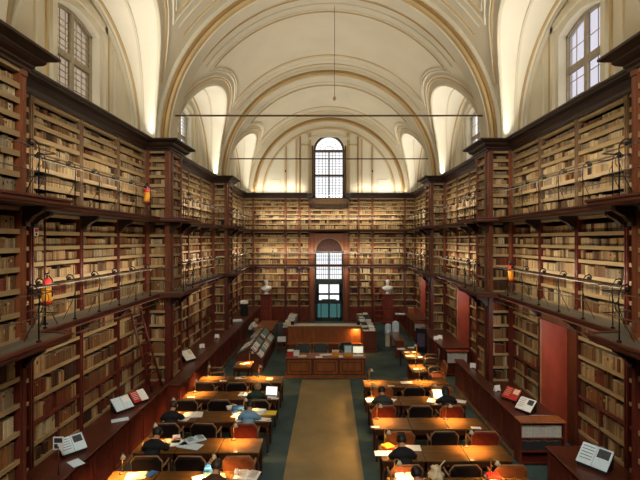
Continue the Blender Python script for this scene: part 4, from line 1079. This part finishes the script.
# ------------------------------------------------------------------ front desk, counter, tables
def panelled(t, x0, x1, y0, y1, z0, z1, n, m1, m2, top=None, over=.04, plinth=.1):
    MB().box(x0, x1, y0, y1, z0, z1).build('carcass', m1, t)
    L = (x1-x0)/n
    for i in range(n):
        a, b = x0+L*i+.05, x0+L*(i+1)-.05; p = MB(); za, zb_ = z0+plinth+.05, z1-.06
        for q in ((a,a+.06),(b-.06,b)): p.box(q[0], q[1], y0-.018, y0, za, zb_)
        for q in ((za,za+.06),(zb_-.06,zb_)): p.box(a+.06, b-.06, y0-.018, y0, q[0], q[1])
        p.box(a+.1, b-.1, y0-.008, y0, za+.1, zb_-.1); p.build('panel', m2, t)
    MB().box(x0-.05, x1+.05, y0-.06, y1, z0, z0+plinth).build('plinth', m2, t)
    if top: MB().bevbox(x0-over, x1+over, y0-over, y1+over, z1, z1+.035, .008).build('top', top, t)
t = thing('front_desk', 'long oak front desk with three panels at the end of the runner', 'desk', (0,0,0)); t.location = (0, 16.5, 0)
panelled(t, -1.57, 1.33, 0, .7, 0, .70, 3, 'counter_dk', 'counter', 'counter')
t = thing('service_counter', 'tall oak service counter with a pale top edge behind the front desk', 'counter', (0, 20.3, 0))
panelled(t, -1.86, 1.44, 0, .45, 0, 1.16, 4, 'counter', 'counter', 'stone')
MB().box(-1.86, 1.44, -.25, 0, 0, .40).build('footing_step', 'counter_dk', t); MB().bevbox(-1.9, 1.47, -.28, -.0, .40, .43, .006).build('step_top', 'counter', t)
cl = thing('counter_lamp', 'small warm lamp fixed on the right end of the service counter', 'lamp', (1.22, 20.20, 1.06))
MB().box(-.12, .12, -.05, .0, 0, .04).build('lamp_housing', 'brass', cl); MB().box(-.10, .10, -.04, -.01, -.012, 0).build('bulb', 'bulb', cl)
L = bpy.data.lights.new('counter_lamp_light', 'AREA'); L.energy = 10; L.color = (1,.5,.15); L.size = .2; lo = bpy.data.objects.new('counter_lamp_light', L); COL.objects.link(lo); lo.parent = cl; lo.location = (0,-.06,-.02); lo.rotation_euler = (.25,0,0)
for sg, nm, xa, xb in ((1,'right',1.50,2.12), (-1,'left',-2.16,-1.72)):
    t = thing('catalogue_cabinet', f'mahogany catalogue cabinet running back from the {nm} end of the counter', 'cabinet', ((xa+xb)/2, 20.15 if sg > 0 else 21.0, 0)); w = (xb-xa)/2; LL = 4.8 if sg > 0 else 4.0
    panelled(t, -w, w, 0, LL, 0, .92, 1, 'mahog', 'counter_dk', 'mahog_top', .03)
    n = 11
    for i in range(n):
        y = (20.15 if sg > 0 else 21.0)+.2+i*(LL-.3)/n
        for q in (-1, 1):
            if rnd.random() < .12: continue
            st = thing('periodical_pile', f'{"white" if (i+q)%3 else "cream"} periodicals, {ordn(i)} pile from the front, {"outer" if q==sg else "inner"} side of the {nm} catalogue cabinet', 'papers', ((xa+xb)/2+q*w*.48, y, .957), rnd.uniform(-.2,.2), 'periodicals on the catalogue cabinets')
            zz = 0
            for r in range(rnd.choice([2,3,4])):
                h = rnd.uniform(.02,.05); MB().bevbox(-w*.4+rnd.uniform(-.02,.02), w*.4, -.13, .13+rnd.uniform(-.02,.02), zz, zz+h, .003).build('issue', rnd.choice(['paper','paper_cr','paper','paper_bl','cloth_gy']), st); zz += h
# items on the front desk and behind it
def fd(px, z=.737, y=16.85): return ((px-329)*y/450, y, z)
def objbox(nm, lbl, cat, loc, w, d, h, ms, rz=0, grp=None):
    t = thing(nm, lbl, cat, loc, rz, grp); MB().bevbox(-w/2, w/2, -d/2, d/2, 0, h*.82, .006).build('body', ms[0], t); MB().bevbox(-w/2-.004, w/2+.004, -d/2-.004, d/2+.004, h*.82, h, .004).build('lid', ms[-1], t); return t
objbox('file_box', 'red box file standing at the left end of the front desk', 'box', fd(290.5), .22, .22, .2, ['red','paper'])
objbox('file_box', 'white box file beside the red one on the front desk', 'box', fd(296.5), .2, .24, .16, ['paper','paper_bl'])
stack(302.5, 356.5, .3, .2, 0, ['paper','paper_cr'], 'low pile of white papers right of the boxes on the front desk', .737, .02)
stack(319, 357.3, .26, .2, .1, ['paper'], 'white sheet left of the grey folder on the front desk', .737, .02)
stack(324.5, 355.5, .36, .22, .2, ['photo_ink','paper'], 'dark folder with white papers in the middle of the front desk', .737, .02)
sheet(330, 354.5, .3, .18, .3, 'paper', 'white paper behind the dark folder on the front desk', .737)
objbox('card_box', 'tan card index box on the front desk', 'box', fd(335.5, y=16.75), .25, .24, .20, ['orange','paper_cr'])
stack(341, 357, .16, .14, 0, ['paper'], 'small white slip box right of the tan index box', .737, .04)
t = thing('stacking_tray', 'pale teal framed notice standing on an orange base on the front desk', 'sign', fd(348, y=16.75)); MB().box(-.15,.15,-.02,.01,.1,.40).build('frame', 'teal', t); MB().box(-.12,.12,-.026,-.02,.13,.37).build('notice_paper', 'paper_bl', t); MB().bevbox(-.14,.14,-.1,.1,0,.1,.006).build('base', 'orange', t)
t = thing('desk_monitor', 'flat screen showing a pale yellow picture at the right end of the front desk', 'monitor', fd(358, y=16.8)); MB().box(-.20,.20,-.02,.02,.09,.36).build('frame', 'lampw', t); MB().quad((-.18,-.022,.11),(.18,-.022,.11),(.18,-.022,.34),(-.18,-.022,.34)).build('screen', glow('monitor_screen', (.85,.88,.70), .55), t); MB().bevbox(-.2,.2,-.12,.1,0,.02,.004).build('stand', 'paper', t); MB().box(-.03,.03,0,.03,.02,.1).build('neck', 'lampw', t)
chair(-1.02, 17.75, PI, 'leather_gn', 'behind the front desk on the left', 'chairs behind the front desk'); chair(-.33, 17.75, PI, 'leather_gn', 'behind the front desk in the middle', 'chairs behind the front desk'); chair(.75, 17.9, PI+.3, 'leather_dk', 'behind the front desk on the right', 'chairs behind the front desk')
t = thing('trolley', 'small trolley with white boxes left of the service counter', 'trolley', (-2.12, 20.2, 0))
for x in (-.2,.17):
    for y in (-.15,.12): MB().box(x, x+.03, y, y+.03, 0, .5).build('leg', 'mahog', t)
for z in (.2,.48): MB().bevbox(-.21,.21,-.16,.16,z,z+.03,.004).build('tray', 'mahog', t)
for q, z in enumerate((.512,.602)): objbox('white_box', f'white archive box, {"lower" if q==0 else "upper"} one on the trolley', 'box', (-2.12,20.2,z), .36, .27, .088, ['paper','paper_bl'])
for q, (x, z, c) in enumerate(((-1.74, 1.197, 'paper_cr'), (-1.66, 1.197, 'black'), (1.34, 1.197, 'black'))):
    objbox('telephone' if c == 'black' else 'white_box', ['cream box on the left end of the service counter','black telephone on the left end of the service counter','black telephone on the right end of the service counter'][q], 'telephone' if c == 'black' else 'box', (x-(.08 if q==0 else 0), 20.5, z), .14, .18, .14, [c, c])
def table(lbl, x0, x1, y0, y1, top='desk', leg='desk_dk', h=.76, front=False):
    t = thing('table', lbl, 'table', ((x0+x1)/2, (y0+y1)/2, 0)); w = (x1-x0)/2; d = (y1-y0)/2
    MB().bevbox(-w, w, -d, d, h-.035, h, .008).build('table_top', top, t)
    MB().box(-w+.04, w-.04, -d+.04, -d+.06, h-.15, h-.035).box(-w+.04, w-.04, d-.06, d-.04, h-.15, h-.035).box(-w+.04, -w+.06, -d+.06, d-.06, h-.15, h-.035).box(w-.06, w-.04, -d+.06, d-.06, h-.15, h-.035).build('apron', leg, t)
    for x in (-w+.03, w-.09):
        for y in (-d+.03, d-.09): MB().bevbox(x, x+.06, y, y+.06, 0, h-.035, .006).build('leg', leg, t)
    if front: MB().box(-w+.05, w-.05, -d+.02, -d+.04, .1, h-.05).build('modesty_panel', leg, t)
    return t
table('small lamp-lit table behind the left desk rows', -3.25, -2.66, 15.1, 15.95); lamp(-2.8, 15.8, 1.0, 'on the small table behind the left desk rows', 1)
table('small lamp-lit table behind the right desk rows', 2.72, 3.24, 14.6, 15.55); lamp(2.95, 15.35, .2, 'on the small table behind the right desk rows', 1)
table('dark table with lit papers in the right aisle', 2.8, 3.42, 16.2, 18.1, 'desk', 'desk_dk', front=True); lamp(3.3, 16.9, -.6, 'on the paper-strewn table in the right aisle', 1)
table('narrow brown table with pale blue cases at the back right', 2.8, 3.26, 19.2, 21.0, 'desk', 'mahog', front=True)
table('plain brown table at the far left behind the magazine rack', -3.6, -2.7, 21.4, 24.0, 'counter', 'mahog')
for q, (px, py, w, c) in enumerate(((243,364,.22,'paper_cr'),(247,363.5,.18,'paper'),(416,369,.16,'paper'),(421,369,.16,'paper_cr'),(401,349,.3,'paper'),(411,347.5,.24,'paper_bl'),(414,352,.16,'paper'),(410,356,.3,'paper_cr'),(420,357,.2,'paper'),(407,352,.22,'paper'))):
    sheet(px, py, w, w*.8, rnd.uniform(-.5,.5), c, ['cream sheet left on the small left table','white sheet right on the small left table','white sheet left on the small right table','cream sheet right on the small right table','white sheet at the far left corner of the right aisle table','bluish open pages at the back of the right aisle table','small white card in the middle of the right aisle table','cream papers at the near left corner of the right aisle table','white papers at the near right corner of the right aisle table','white strip of paper along the left of the right aisle table'][q])
for q, (x, y, h, w) in enumerate(((2.80, 21.35, .52, .30), (3.18, 21.5, .62, .34))):
    t = thing('plastic_case', f'{"smaller left" if q==0 else "taller right"} pale blue rounded case on a stand behind the narrow table', 'case', (x, y, 0))
    m_ = MB(); m_.lathe([(.001,0),(w*.42,.01),(w*.5,.06),(w*.5,h*.7),(w*.42,h*.92),(w*.2,h),(.001,h)], (0,0,.56), 16, 0, 1, .7); m_.build('shell', 'vinyl_bl', t)
    MB().box(-w*.4,w*.4,-.1,.1,.02,.56).build('stand', 'lampw', t); MB().box(-w*.25,w*.25,-.16,-.1,.66,.80).build('vent_panel', 'paper', t)
t = thing('magazine_rack', 'long red-brown double-sided magazine rack in the left aisle', 'rack', (-3.05, 17.2, 0))
m_ = MB().prism_dir([(-.52,.0),(.52,.0),(.52,.45),(0,.93),(-.52,.62)], (0,0,0), (1,0,0), (0,0,1), (0,4.0,0)); m_.build('frame', 'fascia', t, fix=True)
for x, z, ang in ((-.5,.66,0),(.5,.47,0),(.24,.72,0)): MB().box(x-.012, x+.012, .02, 3.98, z-.02, z+.03).build('ledge', 'mahog', t)
for i in range(10):
    for c, (x, z, ax) in enumerate(((-.36,.735,-.54),(-.14,.858,-.54),(.14,.815,.745),(.38,.590,.745))):
        if rnd.random() < .1: continue
        mg = MB().bevbox(-.115,.115,-.17,.17,0,.012,.002, 0); mg.box(-.085,.085,-.13,-.05,.012,.0135,1)
        o = mg.build('magazine', [rnd.choice(['paper','paper_bl','paper','paper','paper_cr','teal']), rnd.choice(['teal','photo_ink','blue','paper','paper_cr'])])
        o.location = (-3.05+x, 17.2+.25+i*.39, z+.012); o.rotation_euler = (0, ax, rnd.uniform(-.12,.12))
        tag(o, f'magazine on the left aisle rack, {ordn(i)} from the near end, {ordn(c)} column from the left', 'magazine', 'magazines on the rack')
chair(-3.75, 15.2, -PI/2+.3, 'leather_dk', 'left of the small lamp-lit table', 'chairs in the side aisles'); chair(3.65, 15.3, PI/2, 'leather_tn', 'right of the small lamp-lit table', 'chairs in the side aisles'); chair(3.85, 17.0, PI/2-.2, 'leather_dk', 'right of the paper-strewn table', 'chairs in the side aisles')
t = thing('notice_board', 'dark standing notice board with a purple poster near the right wall', 'board', (3.85, 18.8, 0), -.5)
MB().box(-.24,.24,-.02,.02,.35,1.35).build('board', 'black', t); MB().box(-.16,.16,-.026,-.02,.6,1.15).build('poster', mat('purple_poster', srgb(84,66,92), .6), t)
for x in (-.2,.2): MB().box(x-.015,x+.015,-.015,.015,0,.35).box(x-.02,x+.02,-.16,.16,0,.03).build('leg', 'black', t)
# busts on pedestals
def bust(x, y, nm):
    t = thing('pedestal', f'panelled mahogany pedestal under the {nm} marble bust', 'pedestal', (x, y, 0))
    MB().bevbox(-.30,.30,-.25,.25,.12,1.66,.01).build('shaft', 'pedestal_red', t)
    MB().bevbox(-.34,.34,-.31,.31,0,.12,.015).build('base', 'mahog', t); MB().bevbox(-.33,.33,-.3,.3,1.66,1.72,.01).bevbox(-.36,.36,-.33,.33,1.72,1.78,.01).build('capital', 'fascia', t)
    p = MB()
    for q in ((-.2,-.16),(.16,.2)): p.box(q[0],q[1],-.265,-.25,.25,1.55)
    for q in ((.25,.3),(.9,.95),(1.5,1.55)): p.box(-.16,.16,-.265,-.25,q[0],q[1])
    p.build('panel_moulding', 'fascia', t)
    b = thing('marble_bust', f'white marble bust on the {nm} pedestal at the end wall', 'bust', (x, y, 1.78)); b.scale = (1.2, 1.2, 1.02)
    MB().lathe([(.13,0),(.14,.03),(.10,.06),(.06,.10),(.055,.14),(.09,.17)], n=20).build('socle', 'marble', b)
    m_ = MB(); rows = [(.15,.06,.07),(.19,.13,.09),(.24,.20,.11),(.31,.255,.135),(.38,.27,.14),(.43,.235,.125),(.47,.14,.10),(.505,.075,.08),(.555,.062,.072),(.60,.078,.10),(.66,.092,.118),(.73,.098,.122),(.80,.082,.105),(.85,.045,.06),(.865,.005,.005)]
    n = 24; vs = []
    for z, rx, ry in rows:
        for k in range(n):
            a = 2*PI*k/n; yo = -.02 if z > .6 else 0; bump = 1+(.10*max(0, math.cos(a+PI/2))**8 if .64 < z < .72 else 0)
            vs.append((rx*math.cos(a)*bump, ry*math.sin(a)*bump+yo, z))
    fs = [((i)*n+k, i*n+(k+1)%n, (i+1)*n+(k+1)%n, (i+1)*n+k) for i in range(len(rows)-1) for k in range(n)]+[tuple(range(n-1,-1,-1))]
    m_.add(vs, fs, 0, True); body_ = m_.build('torso_and_head', 'marble', b)
    MB().add([(-.018,-.135,.67),(.018,-.135,.67),(0,-.175,.665),(0,-.14,.73)], [(0,2,3),(1,3,2),(0,1,2),(0,3,1)]).build('nose', 'marble', b)
    MB().tube([(-.26,-.10,.34),(-.12,-.17,.27),(.05,-.17,.30),(.2,-.12,.40)], .025, 6).build('drapery', 'marble', b)
bust(-3.80, 27.3, 'left'); bust(3.55, 27.3, 'right')
# step ladder at the end wall, leaning ladder on the left
def ladder(lbl, foot, top, side, n, w=.36, nm='ladder', m_='post_red', r=.022):
    f, tp, s = Vector(foot), Vector(top), Vector(side).normalized()*w/2
    t = thing(nm, lbl, 'ladder', tuple(f)); z = Vector((0,0,0))
    for q in (-1, 1): MB().tube([s*q, tp-f+s*q*.85], r, 4).build('side_rail', m_, t)
    for i in range(n):
        c = (tp-f)*((i+.7)/(n+.2)); MB().tube([c-s*.97, c+s*.97], r*.8, 4).build('rung', m_, t)
    return t
ladder('dark red wooden ladder leaning on the left bookcase beside the middle pier', (-4.66, 12.2, 1.0), (-5.22, 12.1, 3.2), (0.25,1,0), 8, .46, 'ladder', 'post_red', .03)
ladder('red step ladder standing against the end wall beside the right bust', (3.0, 26.6, 0), (3.0, 27.5, 2.2), (1,0,0), 7, .6, 'step_ladder', 'pedestal_red', .032)
# display books on benches
def display(px, py, z, w, d, rz, m_, lbl, dark='photo_ink', tilt=1.0, cover='cloth_bk'):
    x, y = Dp(px, py, z)
    t = thing('book_stand', 'dark slanted stand under the '+lbl.replace('shown ','').replace('with photographs ','').replace('with dark pictures ',''), 'stand', (x, y, 1.0), rz)
    MB().prism_dir([(-d*.42,0),(d*.42,0),(d*.42,.02+d*.84*math.tan(tilt)*.55),(-d*.42,.02)], (-w*.45,0,0), (0,1,0), (0,0,1), (w*.9,0,0)).build('wedge', 'black', t, fix=True)
    al = math.atan(math.tan(tilt)*.55)
    b = thing('open_book', lbl, 'book', (x, y, 1.0), rz, 'books on display along the benches')
    off = Matrix.Translation((0,0,.03+d*.42*math.tan(al))) @ Matrix.Rotation(al, 4, 'X')
    def pt(mb, n_, mm_, par): mb.v = [tuple(off @ Vector(v)) for v in mb.v]; return mb.build(n_, mm_, par, fix=True)
    pt(MB().box(-w/2-.01, w/2+.01, -d/2-.01, d/2+.01, 0, .008), 'cover', cover, b)
    for s_ in (-1, 1):
        pg = pt(MB().bevbox(.004 if s_ > 0 else -w/2, w/2 if s_ > 0 else -.004, -d/2, d/2, .008, .03, .004), 'page_block', m_ if isinstance(m_, str) else m_[0 if s_ < 0 else 1], b)
        k_ = MB(); 
        if (s_ > 0): k_.box(.03, w/2-.03, .0, d/2-.03, .0302, .0315)
        else: 
            for r in range(5): k_.box(-w/2+.03, -.03, d*(.34-.15*r), d*(.37-.15*r), .0302, .0312)
        pt(k_, 'print', dark, pg)
display(72, 447, 1.1, .44, .34, .9, 'paper_bl', 'open bluish-white book shown at the near end of the left bench')
display(122, 406, 1.1, .44, .36, 1.0, 'paper_bl', 'open pale book shown in the middle of the left bench', 'paper')
display(138.5, 398, 1.1, .40, .32, 1.0, ('red','paper'), 'red and white book shown by the ladder on the left bench', 'paper')
display(188, 356, 1.15, .40, .40, 1.0, 'paper', 'white open book on the bench past the middle left pier', 'paper_cr')
display(512, 396, 1.1, .42, .34, -1.0, ('red','red'), 'red illustrated book shown on the right bench', 'paper_cr')
display(526, 407, 1.1, .40, .34, -1.0, 'paper', 'open book with dark pictures shown beside the red one on the right bench')
display(595, 464, 1.05, .52, .40, -.95, 'paper_bl', 'large bluish page with photographs shown at the near right corner')
sheet(76, 463, .2, .3, .9, 'paper_bl', 'pale blue leaflet in front of the nearest left display book', 1.002, grp='leaflets on the benches')
sheet(120, 420, .36, .2, .5, 'paper_bl', 'pale blue leaflet in front of the middle left display book', 1.002, grp='leaflets on the benches')
for q, (px, py, z) in enumerate(((202,348,1.0),(217,338,1.0),(473,368,1.0),(497,391,1.0),(436,340,1.0),(440,339,1.0))):
    x, y = Dp(px, py, z); t = thing('porcelain_card_holder', ['small white card holder on the left bench beyond the white open book','small white card holder farthest along the left bench','white folded card standing on the right bench near the second doorway','grey-white folded card beside the middle right pier','left small white card on the far right bench','right small white card on the far right bench'][q], 'card', (x, y, 1.0), rnd.uniform(-.4,.4))
    MB().add([(-.09,-.04,0),(.09,-.04,0),(.09,0,.16),(-.09,0,.16),(-.09,.05,0),(.09,.05,0)], [(0,1,2,3),(3,2,5,4)]).build('folded_card', 'paper', t); MB().box(-.05,.05,-.05,-.035,.0,.02).build('foot', 'cloth_gy', t)
stack(237, 321, .5, .4, .2, ['paper','paper','paper_bl'], 'pile of white sheets at the far end of the left bench', 1.0, .02)
objbox('dark_cabinet', 'tall dark box with white top standing at the far end of the left bench', 'box', (-4.55, 24.2, 1.0), .36, .4, .78, ['black','paper'])
stack(400, 314.5, .5, .3, .2, ['paper','paper_bl'], 'white papers on the far right bench by the end wall', 1.0, .03)
objbox('carton', 'brown carton on the far right bench by the end wall', 'box', (4.55, 25.0, 1.0), .35, .3, .3, ['leather_tn','chair_wood'])
t = thing('sign_card', 'small white card with dark print on a thin red pole at the near left bench', 'sign', (-4.66, 7.75, 1.0))
MB().tube([(0,0,0),(0,0,.5)], .012, 6).build('pole', 'post_red', t); MB().box(-.09,.09,-.006,.006,.44,.66).build('card', 'paper', t)
k_ = MB(); k_.box(-.07,.07,-.008,-.006,.56,.64); k_.box(-.07,-.01,-.008,-.006,.46,.54); k_.build('print', 'photo_ink', t)
for q, (x, y, z) in enumerate(((5.26, 17.0, 0), (5.2, 24.0, 0))): pass
for q, (xf, y) in enumerate(((4.34, 16.93), (4.24, 22.78))):
    t = thing('end_bookshelf', f'{"low shelf of white volumes on the bench end past the second right doorway" if q==0 else "low shelf of white volumes on the farthest right bench end"}', 'bookshelf', (xf, y-.30, 0))
    MB().box(0,.86,.26,.28,0,.93).build('back_panel','mahog',t)
    for x in (0,.83): MB().box(x,x+.03,0,.26,0,.93).build('side_panel','mahog',t)
    for z in (.1,.5,.93): MB().box(0,.86,0,.28,z-.03,z).build('shelf','redpanel' if z > .9 else 'mahog',t)
    lying_row(xf+.05, y-.27, .502, .76, .36, srgb(222,216,204), 'white', f'shelf on the {"third" if q==0 else "farthest"} right bench end')
# fire extinguishers on galleries
def extinguisher(x, y, z, lbl, hh=1):
    t = thing('fire_extinguisher', lbl, 'fire extinguisher', (x, y, z))
    MB().lathe([(.001,.35),(.075,.36),(.08,.40),(.08,.74),(.06,.80),(.03,.83),(.001,.83)], n=16).build('cylinder', 'red', t)
    MB().lathe([(.0815,.42),(.083,.43),(.083,.66),(.0815,.67)], n=16).build('label', 'orange', t)
    MB().tube([(0,0,.82),(0,0,.88),(.05,-.02,.92),(-.04,0,.90)], .014, 6).build('valve', 'black', t)
    MB().tube([(.03,0,.87),(.11,-.03,.80),(.11,-.03,.5)], .012, 6).build('hose', 'black', t)
    for a in range(3): MB().tube([(0,0,.38),(.16*math.cos(2.1*a+.4),.16*math.sin(2.1*a+.4),0)], .012, 5).build('stand_leg', 'steel', t)
extinguisher(-4.98, 7.95, 3.55, 'red fire extinguisher with yellow label on the near lower left gallery')
extinguisher(4.98, 12.35, 3.55, 'red fire extinguisher with yellow label on the lower right gallery by the middle pier')
extinguisher(-4.98, 12.3, 5.68, 'small red and yellow extinguisher on the upper left gallery by the middle pier')
t = thing('small_notice', 'small red and white notice on a post of the near left middle-level bookcase', 'sign', (-5.25, 8.06, 5.12)); t.scale = (1, .6, .6); MB().box(0,.01,-.09,.09,0,.24).build('card','paper',t); MB().box(.01,.012,-.07,.07,.12,.22).build('print','red',t); MB().box(.01,.012,-.04,.04,.02,.10).build('print','photo_ink',t)
# ladder rail poles at the nearest left middle bookcases
t = thing('pole', 'thin red iron pole standing on the near left lower gallery', 'pole', (-5.05, 8.0, 3.55)); MB().tube([(0,0,0),(0,0,1.95)], .018, 6).build('shaft','post_red',t); MB().lathe([(.05,0),(.05,.02),(.02,.03)], n=10).build('foot','iron',t)
# housings made up for the added shelf fill strips
for (z, x, lv_) in ((3.36, 4.60, 'below the lower gallery edge'), (4.30, 4.66, 'on the lower gallery railing'), (6.43, 4.66, 'on the upper gallery railing')):
    for sd, nm in ((-1,'left'), (1,'right')):
        for (ya, yb), wd in zip(((7.2, 12.6), (14.5, 20.0), (21.9, 27.0)), BAYWORD):
            t = thing('added_strip_lamp', f'added slim strip lamp {lv_}, {wd} bay on the {nm}', 'lamp', (sd*x, (ya+yb)/2, z), 0, 'added gallery fill strips')
            L_ = (yb-ya)/2; i_ = -sd
            MB().box(i_*.004, i_*.014, -L_, L_, -.012, .012).build('housing', 'steel', t)
            m_ = MB()
            for q in (-.8, 0, .8): m_.box(-sd*.03, sd*.14 if z > 3.5 else sd*.02, q*L_-.012, q*L_+.012, -.022 if z > 3.5 else .012, -.012 if z > 3.5 else .07)
            m_.build('clamp', 'iron', t)
    t = thing('added_strip_lamp', f'added slim strip lamp {lv_} across the end wall', 'lamp', (0, 27.0 if z < 3.5 else 27.06, z), 0, 'added gallery fill strips')
    MB().box(-4.3, 4.3, -.014, -.004, -.012, .012).build('housing', 'steel', t)
    MB().box(-4.0, -3.98, -.03, .14, -.022, -.012).box(3.98, 4.0, -.03, .14, -.022, -.012).build('clamp', 'iron', t)
# unseen window frame added on the solid wall around the fill light
w9 = MB()
for x in (-1.7, -.05, 1.6): w9.box(x, x+.1, YF, YF+.06, 6.2, 11.0)
for z in (6.2, 8.6, 10.9): w9.box(-1.7, 1.7, YF, YF+.06, z, z+.1)
struct(w9.build('window_8', 'winframe'), 'added window frame on the near end wall behind the viewer', 'window')
# tie rods and hanging lamp
for q, (y, z) in enumerate(((13.5, 8.78), (20.9, 8.82))):
    t = thing('tie_rod', f'horizontal iron tie rod across the vault at the {"middle" if q==0 else "farthest"} pair of piers', 'tie rod', (0, y, z))
    MB().tube([(-4.72,0,0),(4.72,0,0)], .028, 8).build('rod', 'winframe', t)
    for s in (-1, 1): MB().bevbox(s*4.66-.03, s*4.66+.03, -.08, .08, -.12, .12, .01).build('anchor_plate', 'winframe', t)
t = thing('hanging_lamp', 'tiny brass lamp hanging on a long cord from the vault', 'lamp', ((334.5-329)*15.1/450, 15.1, 9.72))
MB().tube([(0,0,.1),(0,0,3.17)], .008, 5).build('cord', 'iron', t); MB().lathe([(.001,0),(.03,.01),(.07,.07),(.04,.11),(.012,.16)], n=14).build('lamp_body', 'brass', t)
# ------------------------------------------------------------------ books: the 300 largest in view one by one, the rest as one mass
def spine_book(w, h, d, col, bands):
    # local: x width, y = outward normal (spine at y=0), z up
    sec = [(-w/2,-d),(w/2,-d),(w/2,-.012),(w*.36,-.004),(w*.13,0),(-w*.13,0),(-w*.36,-.004),(-w/2,-.012)]
    zs = [0.0, h]; lv = [(0,1.0),(h*.012,1)]
    for b in range(1, bands+1):
        z = h*b/(bands+1); lv += [(z-.006,1.0),(z-.003,1.1),(z+.003,1.1),(z+.006,1.0)]
    lv += [(h,1.0)]
    vs = []; cols = []
    for z, s in lv:
        for i, (x, y) in enumerate(sec): vs.append((x, y+(.004*(s-1)*10 if i >= 3 and i <= 6 else 0), z))
    n = 8; fs = []
    for i in range(len(lv)-1):
        for k in range(n): fs.append((i*n+k, i*n+(k+1)%n, (i+1)*n+(k+1)%n, (i+1)*n+k)); cols.append((i, k))
    fs += [tuple(range(n-1,-1,-1)), tuple(range((len(lv)-1)*n, len(lv)*n))]; cols += [(-1,0), (-1,1)]
    return vs, fs, cols
bpy.context.view_layer.update()
dg = bpy.context.evaluated_depsgraph_get()
cpos = Vector((0,0,H)); cand = []
def pxy(p): return (329+450*p.x/p.y, 240-450*(p.z-H)/p.y)
for i, b in enumerate(BK):
    o, u, n, w, h, d = b[:6]
    if o.y < 2: continue
    c4 = [pxy(o+u*s*w/2+Vector((0,0,t_))) for s, t_ in ((-1,0),(1,0),(1,h),(-1,h))]
    if any(not (2 < q[0] < 638 and 2 < q[1] < 478) for q in c4): continue
    a = abs(sum(c4[k][0]*c4[(k+1)%4][1]-c4[(k+1)%4][0]*c4[k][1] for k in range(4)))/2
    if n.dot(cpos-o) <= 0: continue
    cand.append((a, i))
cand.sort(reverse=True); chosen = []
for a, i in cand:
    o, u, n, w, h, d = BK[i][:6]; tg = o+Vector((0,0,h*.5))+n*.01; dr_ = tg-cpos; L_ = dr_.length
    hit, loc_, _, _, ob_, _ = S.ray_cast(dg, cpos, dr_.normalized(), distance=L_-.02)
    if hit: continue
    chosen.append(i)
    if len(chosen) >= 300: break
chs = set(chosen)
sv, sf, sc = [], [], []
for i, (o, u, n, w, h, d, c, cn, unit, row, idx) in enumerate(BK):
    if i in chs: continue
    if o.y < 4.5: continue
    k = len(sv); a = u*w/2; bk = n*(-d); z = Vector((0,0,h))
    f1, f2 = o-a*.8, o+a*.8; s1, s2 = o-a-n*.012, o+a-n*.012
    q = [s1, f1, f2, s2, s2+bk*.9, s1+bk*.9]
    sv += [tuple(v) for v in q]+[tuple(v+z) for v in q]
    sf += [(k,k+1,k+7,k+6),(k+1,k+2,k+8,k+7),(k+2,k+3,k+9,k+8),(k+3,k+4,k+10,k+9),(k+5,k,k+6,k+11),(k+6,k+7,k+8,k+9,k+10,k+11)]
    sc += [c]*5+[(.45,.36,.25)]
me = bpy.data.meshes.new('shelved_books'); me.from_pydata(sv, [], sf)
ca = me.attributes.new('Col', 'FLOAT_COLOR', 'FACE'); ca.data.foreach_set('color', [x for c in sc for x in (*c, 1)])
me.materials.append(M['books']); me.update()
so = bpy.data.objects.new('shelved_books', me); COL.objects.link(so)
tag(so, 'thousands of old leather and vellum books filling the remaining shelves of all three levels', 'books', 'shelved books', 'stuff')
for i in chosen:
    o, u, n, w, h, d, c, cn, unit, row, idx = BK[i]
    bands = rnd.choice([0, 3, 4, 5]); vs, fs, cl_ = spine_book(w, h, d, c, bands)
    me = bpy.data.meshes.new('book'); me.from_pydata(vs, [], fs)
    lab = rnd.random() < .4; lc = rnd.choice([srgb(200,170,110), srgb(90,34,24), srgb(60,42,30)])
    cols = []
    for (l, k) in cl_:
        cc = c
        if l == -1: cc = (.45,.36,.25)
        elif bands >= 3 and lab and l == 1+4*(bands-1)+4 - 4 and 3 <= k <= 5: cc = lc
        cols += [*cc, 1]
    ca = me.attributes.new('Col', 'FLOAT_COLOR', 'FACE'); ca.data.foreach_set('color', cols)
    me.materials.append(M['books']); me.update()
    b2 = bmesh.new(); b2.from_mesh(me); bmesh.ops.recalc_face_normals(b2, faces=b2.faces); b2.to_mesh(me); b2.free()
    ob_ = bpy.data.objects.new('book', me); COL.objects.link(ob_)
    ob_.location = o; ob_.rotation_euler = (0, 0, math.atan2(n.y, n.x)-PI/2)
    if 'doorway' in unit or 'bench end' in unit: lbl = f'{cn} volume, {ordn(idx)} from the left on the {unit}'
    else: lbl = f'{cn} book, {ordn(idx)} from left, {ordn(row)} shelf up, {unit}'
    tag(ob_, lbl, 'book', f'books in the {unit}')
